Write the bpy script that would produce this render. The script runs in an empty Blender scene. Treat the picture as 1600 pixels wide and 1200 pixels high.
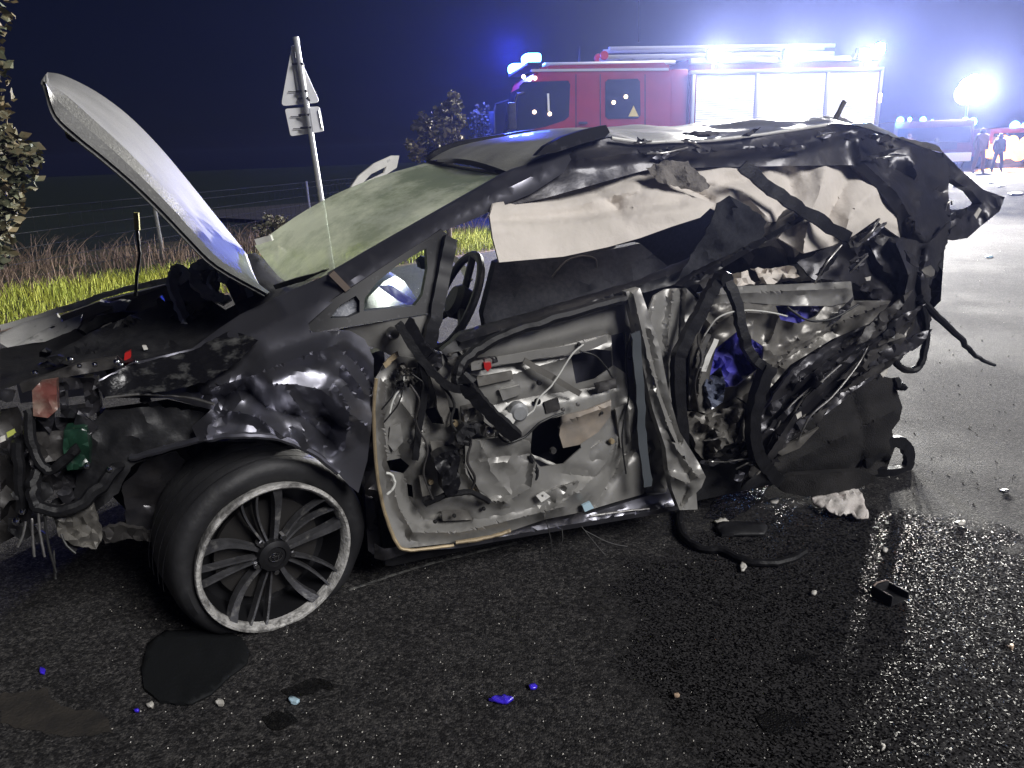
import bpy, bmesh, math, random
import numpy as np
from mathutils import Vector, Matrix, noise
from mathutils.geometry import delaunay_2d_cdt
random.seed(7)
scene = bpy.context.scene
COL = scene.collection

# ------------------------------------------------------------------ camera
FPX, H = 1180.0, 1.40
TH, RO = math.radians(16.9), math.radians(2.0)
F_ = Vector((0, math.cos(TH), -math.sin(TH)))
U0 = Vector((0, math.sin(TH), math.cos(TH)))
R0 = Vector((1, 0, 0))
RX = R0 * math.cos(RO) - U0 * math.sin(RO)
UX = U0 * math.cos(RO) + R0 * math.sin(RO)
CAM = Vector((0, 0, H))
cd = bpy.data.cameras.new("camera")
cam = bpy.data.objects.new("camera", cd)
COL.objects.link(cam)
m3 = Matrix((RX, UX, -F_)).transposed()
cam.matrix_world = Matrix.Translation(CAM) @ m3.to_4x4()
cd.sensor_width = 36.0
cd.lens = 36.0 * FPX / 1600.0
cd.clip_end = 2000
cd.clip_start = 0.05
scene.camera = cam

# ------------------------------------------------------------------ world, fill light, exposure
FILL_EL, FILL_AZ = math.radians(36), math.radians(48)     # light comes from behind the camera, from its right
world = bpy.data.worlds.new("World")
scene.world = world
world.use_nodes = True
wn, wl = world.node_tree.nodes, world.node_tree.links
wn.clear()
sky = wn.new("ShaderNodeTexSky")
sky.sky_type = 'NISHITA'
sky.sun_disc = False
sky.sun_elevation = FILL_EL
sky.sun_rotation = math.pi - FILL_AZ
tint = wn.new("ShaderNodeMixRGB")
tint.blend_type = 'MULTIPLY'
tint.inputs[0].default_value = 1.0
tint.inputs[2].default_value = (0.40, 0.42, 1.0, 1)
bg = wn.new("ShaderNodeBackground")
bg.inputs[1].default_value = 0.0016
wo = wn.new("ShaderNodeOutputWorld")
wl.new(sky.outputs[0], tint.inputs[1])
wl.new(tint.outputs[0], bg.inputs[0])
wl.new(bg.outputs[0], wo.inputs[0])

sd = bpy.data.lights.new("fill_light", 'SUN')
sd.energy = 3.0  # soft fill added at night for unseen vehicle lights behind the camera
sd.angle = math.radians(24)
sd.color = (1.0, 0.98, 0.96)
fill_light = bpy.data.objects.new("fill_light", sd)
COL.objects.link(fill_light)
# direction towards the fill light: behind camera (-y), to the right (+x)
sdir = Vector((math.sin(FILL_AZ) * math.cos(FILL_EL), -math.cos(FILL_AZ) * math.cos(FILL_EL), math.sin(FILL_EL)))
fill_light.rotation_euler = sdir.to_track_quat('Z', 'Y').to_euler()
fill_light.location = (3, -5, 6)

scene.view_settings.view_transform = 'Standard'
scene.view_settings.look = 'None'
scene.view_settings.exposure = 0.0
scene.view_settings.gamma = 1.0
scene.render.engine = 'CYCLES'
cy = scene.cycles
cy.use_denoising = True
cy.max_bounces = 4
cy.diffuse_bounces = 2
cy.glossy_bounces = 3
cy.transmission_bounces = 4
cy.volume_bounces = 0
cy.transparent_max_bounces = 8
cy.sample_clamp_indirect = 3.0
cy.caustics_reflective = False
cy.caustics_refractive = False


# ------------------------------------------------------------------ pixel helpers
def ray(px, py):
    return F_ + RX * ((px - 800) / FPX) - UX * ((py - 600) / FPX)


def G(px, py, z=0.0):
    r = ray(px, py)
    return CAM + r * ((z - H) / r.z)


def AT(px, py, y):
    r = ray(px, py)
    return CAM + r * (y / r.y)


CAR_O = Vector((-0.72, 2.02, 0))
CAR_A = math.radians(20)
CU = Vector((math.cos(CAR_A), math.sin(CAR_A), 0))
CV = Vector((-math.sin(CAR_A), math.cos(CAR_A), 0))


def toloc(p):
    d = p - CAR_O
    return Vector((d.dot(CU), d.dot(CV), p.z))


def Wc(px, py, v):
    """photo pixel + depth v behind the car's flank -> car coordinates (u rearwards, v inwards, w up)"""
    r = ray(px, py)
    t = (v + (CAR_O - CAM).dot(CV)) / r.dot(CV)
    p = CAM + r * t
    if p.z < 0.012:
        p = G(px, py, 0.012)
    return toloc(p)


# ------------------------------------------------------------------ object helpers
def tag(o, label=None, cat=None, group=None, kind=None):
    if label: o["label"] = label
    if cat: o["category"] = cat
    if group: o["group"] = group
    if kind: o["kind"] = kind
    return o


def empty(name, loc=(0, 0, 0), rz=0.0, parent=None):
    o = bpy.data.objects.new(name, None)
    o.empty_display_size = 0.2
    COL.objects.link(o)
    o.location = loc
    o.rotation_euler = (0, 0, rz)
    o.parent = parent
    return o


def mk(name, verts, faces, mat, parent=None, smooth=True, sharp=40):
    me = bpy.data.meshes.new(name)
    me.from_pydata([tuple(v) for v in verts], [], faces)
    me.update()
    if smooth and len(faces):
        me.polygons.foreach_set("use_smooth", [True] * len(me.polygons))
        me.set_sharp_from_angle(angle=math.radians(sharp))
    o = bpy.data.objects.new(name, me)
    COL.objects.link(o)
    if mat: me.materials.append(mat)
    o.parent = parent
    return o


class MB:
    def __init__(s):
        s.v, s.f = [], []

    def add(s, vs, fs):
        b = len(s.v)
        s.v += [Vector(v) for v in vs]
        s.f += [tuple(i + b for i in f) for f in fs]
        return s

    def box(s, lo, hi, bev=0.0, M=None):
        bm = bmesh.new()
        bmesh.ops.create_cube(bm, size=1)
        lo, hi = Vector(lo), Vector(hi)
        for v in bm.verts:
            v.co = Vector((lo[i] + (v.co[i] + .5) * (hi[i] - lo[i]) for i in range(3)))
        if bev > 0:
            bmesh.ops.bevel(bm, geom=bm.edges[:], offset=bev, segments=2, affect='EDGES', profile=.6)
        bm.verts.index_update()
        vs = [(M @ v.co) if M else v.co.copy() for v in bm.verts]
        fs = [tuple(v.index for v in f.verts) for f in bm.faces]
        bm.free()
        return s.add(vs, fs)

    def tube(s, path, r, n=8, flat=None, caps=True, up=None):
        """sweep along path; r number or list; flat=(w,t) strip profile"""
        P = [Vector(p) for p in path]
        prev = None
        rings = []
        for i, p in enumerate(P):
            t = (P[min(i + 1, len(P) - 1)] - P[max(i - 1, 0)])
            if t.length < 1e-9: t = Vector((0, 0, 1))
            t.normalize()
            if prev is None:
                ref = Vector(up) if up else (Vector((0, 1, 0)) if abs(t.y) < .9 else Vector((1, 0, 0)))
                a = ref - t * ref.dot(t)
            else:
                a = prev - t * prev.dot(t)
            a.normalize()
            prev = a
            b = t.cross(a)
            rr = r[i] if isinstance(r, (list, tuple)) else r
            ring = []
            if flat:
                w_, t_ = flat[0] * rr, flat[1] * rr
                for (x, y) in ((-w_, -t_), (w_, -t_), (w_, t_), (-w_, t_)):
                    ring.append(p + b * x + a * y)
            else:
                for k in range(n):
                    an = 2 * math.pi * k / n
                    ring.append(p + a * (math.cos(an) * rr) + b * (math.sin(an) * rr))
            rings.append(ring)
        m = len(rings[0])
        vs = [v for rg in rings for v in rg]
        fs = []
        for i in range(len(rings) - 1):
            for k in range(m):
                k2 = (k + 1) % m
                fs.append((i * m + k, i * m + k2, (i + 1) * m + k2, (i + 1) * m + k))
        if caps:
            fs.append(tuple(range(m))[::-1])
            fs.append(tuple((len(rings) - 1) * m + k for k in range(m)))
        return s.add(vs, fs)

    def lathe(s, prof, n=32, M=None, closed=False):
        """prof list of (radius, axis y)"""
        vs, fs = [], []
        for (r, y) in prof:
            for k in range(n):
                an = 2 * math.pi * k / n
                vs.append(Vector((r * math.cos(an), y, r * math.sin(an))))
        m = len(prof)
        for i in range(m if closed else m - 1):
            j = (i + 1) % m
            for k in range(n):
                k2 = (k + 1) % n
                fs.append((i * n + k, j * n + k, j * n + k2, i * n + k2))
        if M: vs = [M @ v for v in vs]
        return s.add(vs, fs)

    def build(s, name, mat, parent=None, smooth=True, sharp=40):
        return mk(name, s.v, s.f, mat, parent, smooth, sharp)


def catmull(P, n=6):
    P = [Vector(p) for p in P]
    if len(P) < 3:
        return [P[0].lerp(P[-1], i / n) for i in range(n + 1)]
    out = []
    for i in range(len(P) - 1):
        p0, p1, p2, p3 = P[max(i - 1, 0)], P[i], P[i + 1], P[min(i + 2, len(P) - 1)]
        for k in range(n):
            t = k / n
            out.append(.5 * ((2 * p1) + (p2 - p0) * t + (2 * p0 - 5 * p1 + 4 * p2 - p3) * t * t + (3 * p1 - p0 - 3 * p2 + p3) * t ** 3))
    out.append(P[-1])
    return out


def inside(x, y, poly):
    c = False
    j = len(poly) - 1
    for i in range(len(poly)):
        xi, yi = poly[i][0], poly[i][1]
        xj, yj = poly[j][0], poly[j][1]
        if (yi > y) != (yj > y) and x < (xj - xi) * (y - yi) / (yj - yi) + xi:
            c = not c
        j = i
    return c


def segd(x, y, a, b):
    ax, ay, bx, by = a[0], a[1], b[0], b[1]
    dx, dy = bx - ax, by - ay
    l = dx * dx + dy * dy
    t = 0 if l == 0 else max(0, min(1, ((x - ax) * dx + (y - ay) * dy) / l))
    return math.hypot(x - ax - t * dx, y - ay - t * dy)


def turb(x, y, s, seed, oct=3):
    t, a = 0, 1
    for k in range(oct):
        t += a * abs(noise.noise(Vector((x / s * 2 ** k, y / s * 2 ** k, seed * 7.3 + k * 3.1)))) * 2
        a *= .5
    return t - .55


def panel(name, pts, mat, parent=None, v=.05, sp=9, crumple=0.0, cs=60, creases=(), holes=(), thick=.004, jag=0.0, ctrl=(),
          seed=1, sharp=38, conv=None, sx=1.0, oct=3, ck=.8, cw=1.0):
    """a sheet whose outline is given in photo pixels (x, y[, v]) and that lies at depth v behind the car's flank; real thickness,
    folds (creases: (polyline, depth, width)) and crumples are displacements in depth"""
    conv = conv or Wc
    rnd = random.Random(seed * 131 + len(pts))
    pts = [(p[0], p[1], p[2] if len(p) > 2 else v) for p in pts]
    known = list(pts) + [tuple(c) for c in ctrl]

    def sub(poly):
        out = []
        n = len(poly)
        for i in range(n):
            a, b = poly[i], poly[(i + 1) % n]
            L = math.hypot(b[0] - a[0], b[1] - a[1])
            k = max(1, int(round(L / sp)))
            for j in range(k):
                t = j / k
                jj = jag if j else jag * .4
                out.append((a[0] + (b[0] - a[0]) * t + rnd.uniform(-jj, jj), a[1] + (b[1] - a[1]) * t + rnd.uniform(-jj, jj)))
        return out
    loops = [sub(pts)] + [sub(h) for h in holes]
    co, ed = [], []
    for lp in loops:
        b = len(co)
        co += lp
        ed += [(b + i, b + (i + 1) % len(lp)) for i in range(len(lp))]
    x0, x1 = min(p[0] for p in pts), max(p[0] for p in pts)
    y0, y1 = min(p[1] for p in pts), max(p[1] for p in pts)
    out_l = loops[0]
    edges_all = []
    for lp in loops:
        edges_all += [(lp[i], lp[(i + 1) % len(lp)]) for i in range(len(lp))]
    extra = []
    for c in creases:
        pl = c[0]
        for i in range(len(pl) - 1):
            L = math.hypot(pl[i + 1][0] - pl[i][0], pl[i + 1][1] - pl[i][1])
            k = max(1, int(L / sp))
            for j in range(k + 1):
                t = j / k
                extra.append((pl[i][0] + (pl[i + 1][0] - pl[i][0]) * t, pl[i][1] + (pl[i + 1][1] - pl[i][1]) * t))
    gy, row = y0, 0
    cand = list(extra)
    while gy < y1:
        gx = x0 + (row % 2) * sp / 2
        while gx < x1:
            cand.append((gx + rnd.uniform(-.3, .3) * sp, gy + rnd.uniform(-.3, .3) * sp))
            gx += sp
        gy += sp * .87
        row += 1
    for (x, y) in cand:
        if inside(x, y, out_l) and not any(inside(x, y, h) for h in loops[1:]):
            if min((abs(x - e[0][0]) + abs(y - e[0][1])) for e in edges_all) > sp * .55:
                co.append((x, y))
    vv, ee, ff, *_ = delaunay_2d_cdt([Vector(c) for c in co], ed, [], 0, 1e-4)
    tris = []
    for f in ff:
        cx = sum(vv[i].x for i in f) / len(f)
        cyy = sum(vv[i].y for i in f) / len(f)
        if inside(cx, cyy, out_l) and not any(inside(cx, cyy, h) for h in loops[1:]):
            tris.append(tuple(f))

    # thin-plate interpolation of the known depths
    seen, kp = set(), []
    for (a, b, c) in known:
        k_ = (round(a / 3), round(b / 3))
        if k_ not in seen:
            seen.add(k_)
            kp.append((a / 100, b / 100, c))
    kn = len(kp)
    KX = np.array([k_[:2] for k_ in kp])
    D2 = ((KX[:, None, :] - KX[None, :, :]) ** 2).sum(-1)
    A = np.zeros((kn + 3, kn + 3))
    A[:kn, :kn] = .5 * D2 * np.log(D2 + 1e-9) + np.eye(kn) * .03
    A[:kn, kn] = A[kn, :kn] = 1
    A[:kn, kn + 1:] = KX
    A[kn + 1:, :kn] = KX.T
    rhs = np.zeros(kn + 3)
    rhs[:kn] = [k_[2] for k_ in kp]
    sol = np.linalg.lstsq(A, rhs, rcond=None)[0]
    vlo, vhi = min(k_[2] for k_ in kp) - .05, max(k_[2] for k_ in kp) + .05

    def depth(x, y):
        d2 = ((KX - (x / 100, y / 100)) ** 2).sum(-1)
        d = float((.5 * d2 * np.log(d2 + 1e-9)) @ sol[:kn] + sol[kn] + sol[kn + 1] * x / 100 + sol[kn + 2] * y / 100)
        d = max(vlo, min(vhi, d))
        for c in creases:
            pl, amp, wd = c[0], c[1], c[2] * cw
            dm = min(segd(x, y, pl[i], pl[i + 1]) for i in range(len(pl) - 1))
            if dm < wd:
                d += ck * amp * (1 - dm / wd) ** 1.3
        if crumple:
            d += crumple * turb(x * sx, y, cs, seed, oct)
        return d
    verts = [conv(p.x, p.y, depth(p.x, p.y)) for p in vv]
    # orient towards the flank's outside (-v): in pixel space the loop must be clockwise seen by camera
    fs = []
    for t in tris:
        a, b, c = (vv[t[0]], vv[t[1]], vv[t[2]])
        cr = (b.x - a.x) * (c.y - a.y) - (b.y - a.y) * (c.x - a.x)
        fs.append(t if cr < 0 else t[::-1])
    nv = len(verts)
    if thick:
        bl = {}
        for t in fs:
            for i in range(3):
                e = (t[i], t[(i + 1) % 3])
                bl[e] = bl.get(e, 0) + 1
        back = [w + Vector((0, thick, 0)) for w in verts]
        allf = list(fs) + [tuple(i + nv for i in t[::-1]) for t in fs]
        for (a, b) in bl:
            if (b, a) not in bl:
                allf.append((b, a, a + nv, b + nv))
        return mk(name, verts + back, allf, mat, parent, True, sharp)
    return mk(name, verts, fs, mat, parent, True, sharp)


def strip(name, pts, mat, parent=None, r=.012, n=8, flat=None, sub=6, conv=None, up=None, taper=None):
    conv = conv or Wc
    P = catmull([conv(*p) for p in pts], sub)
    sd_ = len(pts) * 7.7 + pts[0][0] * .13
    rr = [r * (1 + .16 * noise.noise(Vector((i * .45, sd_, 1)))) for i in range(len(P))]
    P = [p + Vector((noise.noise(Vector((i * .5, sd_, 5))), noise.noise(Vector((i * .5, sd_, 9))), noise.noise(Vector((i * .5, sd_, 13))))) * min(r, .02) * .35 for i, p in enumerate(P)]
    if taper:
        rr = [r * (1 + (taper - 1) * i / (len(P) - 1)) for i in range(len(P))]
    return MB().tube(P, rr, n, flat, up=up).build(name, mat, parent)


# ------------------------------------------------------------------ materials
def mat(name, col, rough=.6, metal=0.0, col2=None, nscale=8.0, contrast=(.35, .65), bump=0.0, bscale=60.0, coat=0.0, spec=.5,
        rough2=None, stretch=None, dirt=None, dscale=20, damount=(.55, .75), detail=6):
    m = bpy.data.materials.new(name)
    m.use_nodes = True
    n, l = m.node_tree.nodes, m.node_tree.links
    b = n["Principled BSDF"]
    b.inputs["Base Color"].default_value = (*col, 1)
    b.inputs["Roughness"].default_value = rough
    b.inputs["Metallic"].default_value = metal
    b.inputs["Specular IOR Level"].default_value = spec
    b.inputs["Coat Weight"].default_value = coat
    b.inputs["Coat Roughness"].default_value = .08
    tc = n.new("ShaderNodeTexCoord")
    src = tc.outputs["Object"]
    if stretch:
        mp = n.new("ShaderNodeMapping")
        mp.inputs["Scale"].default_value = stretch
        l.new(src, mp.inputs[0])
        src = mp.outputs[0]

    def ramp(scale, lohi, det=detail):
        t = n.new("ShaderNodeTexNoise")
        t.inputs["Scale"].default_value = scale
        t.inputs["Detail"].default_value = det
        t.inputs["Roughness"].default_value = .62
        l.new(src, t.inputs["Vector"])
        mr = n.new("ShaderNodeMapRange")
        mr.inputs["From Min"].default_value = lohi[0]
        mr.inputs["From Max"].default_value = lohi[1]
        l.new(t.outputs["Fac"], mr.inputs["Value"])
        return mr.outputs[0]
    colsock = None
    if col2:
        fac = ramp(nscale, contrast)
        mx = n.new("ShaderNodeMixRGB")
        mx.inputs[1].default_value = (*col, 1)
        mx.inputs[2].default_value = (*col2, 1)
        l.new(fac, mx.inputs[0])
        colsock = mx.outputs[0]
        if rough2 is not None:
            mr = n.new("ShaderNodeMapRange")
            mr.inputs["To Min"].default_value = rough
            mr.inputs["To Max"].default_value = rough2
            l.new(fac, mr.inputs["Value"])
            l.new(mr.outputs[0], b.inputs["Roughness"])
    if dirt:
        fac = ramp(dscale, damount, 8)
        mx = n.new("ShaderNodeMixRGB")
        mx.inputs[1].default_value = (*col, 1)
        mx.inputs[2].default_value = (*dirt, 1)
        if colsock: l.new(colsock, mx.inputs[1])
        l.new(fac, mx.inputs[0])
        colsock = mx.outputs[0]
    if colsock: l.new(colsock, b.inputs["Base Color"])
    if bump:
        t = n.new("ShaderNodeTexNoise")
        t.inputs["Scale"].default_value = bscale
        t.inputs["Detail"].default_value = 4
        l.new(src, t.inputs["Vector"])
        bp = n.new("ShaderNodeBump")
        bp.inputs["Strength"].default_value = bump
        bp.inputs["Distance"].default_value = .01
        l.new(t.outputs["Fac"], bp.inputs["Height"])
        l.new(bp.outputs[0], b.inputs["Normal"])
    return m


def emit(name, col, strength):
    m = bpy.data.materials.new(name)
    m.use_nodes = True
    b = m.node_tree.nodes["Principled BSDF"]
    b.inputs["Base Color"].default_value = (*col, 1)
    b.inputs["Emission Color"].default_value = (*col, 1)
    b.inputs["Emission Strength"].default_value = strength
    return m


M = {}
M['paint'] = mat("black_car_paint", (.26, .26, .30), .40, .9, coat=.25, dirt=(.12, .115, .12), dscale=5, damount=(.62, 1.05), bump=.02, bscale=25)
M['paint_scuffed'] = mat("scuffed_black_paint", (.010, .010, .012), .3, .0, coat=.3, dirt=(.20, .20, .195), dscale=14, damount=(.52, .85), bump=.4, bscale=40, stretch=(1, 1, 2.5))
M['black_plastic'] = mat("black_plastic", (.012, .012, .014), .5, spec=.3, col2=(.03, .03, .032), nscale=14, bump=.15, bscale=90)
M['trim'] = mat("gloss_black_trim", (.010, .010, .012), .42, spec=.3, coat=.05, dirt=(.08, .08, .09), dscale=40, damount=(.58, .8))
M['rubber'] = mat("seal_rubber", (.008, .008, .009), .5, col2=(.014, .014, .016), nscale=30, bump=.15, bscale=120, spec=.25)
M['inner'] = mat("inner_panel_steel", (.35, .342, .325), .36, .35, col2=(.27, .265, .252), nscale=5, dirt=(.07, .066, .06), dscale=8, damount=(.53, .85), bump=.06, bscale=30)
M['inner2'] = mat("inner_panel_steel_dark", (.23, .22, .20), .36, .35, col2=(.15, .142, .132), nscale=6, dirt=(.06, .055, .05), dscale=12, damount=(.55, .9), bump=.1, bscale=40)
M['grime'] = mat("grimy_steel", (.07, .066, .064), .5, .2, col2=(.035, .033, .033), nscale=9, dirt=(.14, .13, .12), dscale=14, damount=(.6, .95), bump=.15)
M['edge'] = mat("bare_sheet_edge", (.42, .33, .20), .5, .3, col2=(.30, .24, .16), nscale=20)
M['steel'] = mat("bare_steel", (.48, .47, .45), .32, .85, col2=(.28, .27, .26), nscale=15, bump=.1)
M['bright'] = mat("pale_bracket", (.85, .84, .80), .4, .0, col2=(.68, .67, .64), nscale=10, dirt=(.1, .1, .1), dscale=22, damount=(.6, .8))
M['crush'] = mat("crushed_dark_metal", (.040, .040, .048), .36, .5, col2=(.065, .062, .066), nscale=7, dirt=(.09, .08, .075), dscale=14, damount=(.58, .95), bump=.2, bscale=30, coat=.2)
M['liner'] = mat("felt_liner", (.018, .0175, .018), .9, col2=(.030, .0285, .028), nscale=6, bump=.5, bscale=160, spec=.2)
M['fabric'] = mat("airbag_fabric", (.78, .72, .66), .85, col2=(.66, .61, .55), nscale=4, bump=.7, bscale=16, spec=.2, dirt=(.4, .36, .32), dscale=6, damount=(.60, 1.0))
M['seat'] = mat("seat_fabric", (.020, .021, .026), .85, col2=(.035, .036, .042), nscale=60, bump=.3, bscale=300, spec=.2)
M['tyre'] = mat("tyre_rubber", (.013, .013, .015), .6, col2=(.026, .026, .028), nscale=6, bump=.2, bscale=50, dirt=(.06, .06, .06), dscale=9, damount=(.58, .95))
M['alloy'] = mat("scuffed_alloy", (.13, .13, .14), .34, .5, col2=(.07, .07, .075), nscale=20, dirt=(.38, .37, .35), dscale=26, damount=(.56, .78), bump=.2, bscale=120)
M['lip'] = mat("scraped_rim_lip", (.55, .54, .52), .6, .3, col2=(.17, .165, .16), nscale=22, contrast=(.45, .62), bump=.6, bscale=90)
M['alloy_dark'] = mat("dark_alloy", (.02, .02, .022), .4, .4)
M['chrome'] = mat("chrome", (.7, .7, .72), .12, 1.0)
M['disc'] = mat("brake_disc", (.035, .033, .032), .5, .5)
M['wire'] = mat("pale_wire", (.7, .7, .66), .5)
M['darkwire'] = mat("dark_wire", (.015, .015, .015), .5)
M['redplastic'] = mat("red_plastic", (.45, .02, .02), .3, coat=.3)
M['marker'] = mat("pinkish_lamp_lens", (.17, .06, .05), .35, dirt=(.3, .22, .18), dscale=12, damount=(.5, .7))
M['green'] = mat("green_bottle", (.02, .07, .04), .3, coat=.3, col2=(.01, .03, .02), nscale=15)
M['foil'] = mat("blue_lit_membrane", (.07, .06, .52), .3, coat=.5, col2=(.15, .15, .5), nscale=6, bump=.4, bscale=20)  # plastic sheets; the blue light falling on them is put into the colour
M['rust'] = mat("copper_trim", (.25, .20, .17), .4, .4)
M['yellow'] = mat("yellow_grip", (.6, .56, .18), .5)
M['red_paint'] = mat("red_fire_paint", (.27, .016, .016), .35, coat=.4, col2=(.21, .014, .014), nscale=2)
M['shutter'] = mat("aluminium_shutter", (.50, .51, .53), .42, .45, col2=(.44, .45, .47), nscale=3)
M['alu'] = mat("aluminium", (.55, .56, .58), .38, .7)
M['dark_glass'] = mat("dark_window_glass", (.012, .016, .020), .06, coat=.5)
M['white_p'] = mat("white_paint", (.75, .75, .75), .4)
M['galv'] = mat("galvanised_steel", (.50, .51, .52), .4, .5, col2=(.40, .41, .42), nscale=20)
M['signback'] = mat("sign_back_aluminium", (.90, .90, .92), .5, .0, col2=(.84, .85, .88), nscale=7)
M['postgrey'] = mat("weathered_post", (.16, .16, .15), .8, col2=(.10, .10, .09), nscale=20)
M['grass'] = mat("verge_grass", (.20, .25, .03), .7, col2=(.34, .34, .05), nscale=3, spec=.25)
M['weed'] = mat("dead_weeds", (.19, .135, .095), .85, col2=(.09, .065, .05), nscale=2, spec=.2)
M['soil'] = mat("verge_soil", (.05, .055, .022), .95, col2=(.035, .03, .02), nscale=3, bump=.5, bscale=30, spec=.1)
M['field'] = mat("field_ground", (.012, .018, .010), .95, col2=(.008, .011, .007), nscale=.7, bump=.4, bscale=8, spec=.1)
M['shoulder'] = mat("brown_shoulder", (.11, .075, .055), .9, col2=(.07, .05, .04), nscale=6, bump=.5, bscale=60, spec=.2)
M['bark'] = mat("bark", (.06, .045, .035), .9, bump=.6, bscale=30)
M['leaf_dusk'] = mat("maple_leaves", (.075, .085, .05), .6, col2=(.17, .12, .06), nscale=2.2, contrast=(.42, .62), spec=.3)
M['leaf_far'] = mat("small_tree_leaves", (.09, .09, .06), .7, col2=(.12, .10, .06), nscale=2, spec=.2)
M['white_bit'] = mat("white_fragment", (.75, .73, .68), .5, col2=(.5, .47, .42), nscale=40)
M['tan_bit'] = mat("tan_fragment", (.55, .40, .28), .6)
M['blue_glint'] = mat("blue_glint_chip", (.06, .03, .75), .3, coat=.5)  # blue of the light glints, put into the colour of small chips
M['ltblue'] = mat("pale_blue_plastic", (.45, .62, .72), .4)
M['bag'] = mat("stained_white_cloth", (.80, .76, .72), .8, col2=(.6, .55, .52), nscale=20, dirt=(.42, .12, .07), dscale=14, damount=(.66, .74), bump=.3, bscale=80)
M['hivis'] = mat("orange_workwear", (.55, .17, .03), .7)
M['workdark'] = mat("dark_workwear", (.03, .03, .035), .8)
M['skin'] = mat("skin", (.4, .26, .2), .6)
M['dirt_patch'] = mat("sandy_dirt", (.05, .044, .038), .95, col2=(.028, .026, .025), nscale=12, bump=.4, bscale=120, spec=.2)
M['puddle'] = mat("oil_puddle", (.004, .004, .005), .16, col2=(.008, .008, .009), nscale=20, bump=.08, bscale=60)
M['mat_black'] = mat("black_felt_panel", (.006, .007, .008), .75, bump=.2, bscale=100, spec=.3)
M['paintline'] = mat("worn_white_line", (.18, .18, .17), .7, col2=(.05, .05, .05), nscale=25, contrast=(.45, .55))
M['headlamp_on'] = emit("warm_headlamp", (1, .44, .09), 5)
M['flood_on'] = emit("floodlight_lens", (1, .98, .93), 420)
M['tower_on'] = emit("tower_lamp_lens", (1, .97, .88), 40)
M['blue_on'] = emit("blue_beacon_lens", (.08, .30, 1), 32)
M['blue_far'] = emit("far_blue_beacon_lens", (.10, .45, 1), 26)
M['marker_glint_on'] = emit("amber_marker_and_glint", (1, .75, .5), 4)


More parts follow.
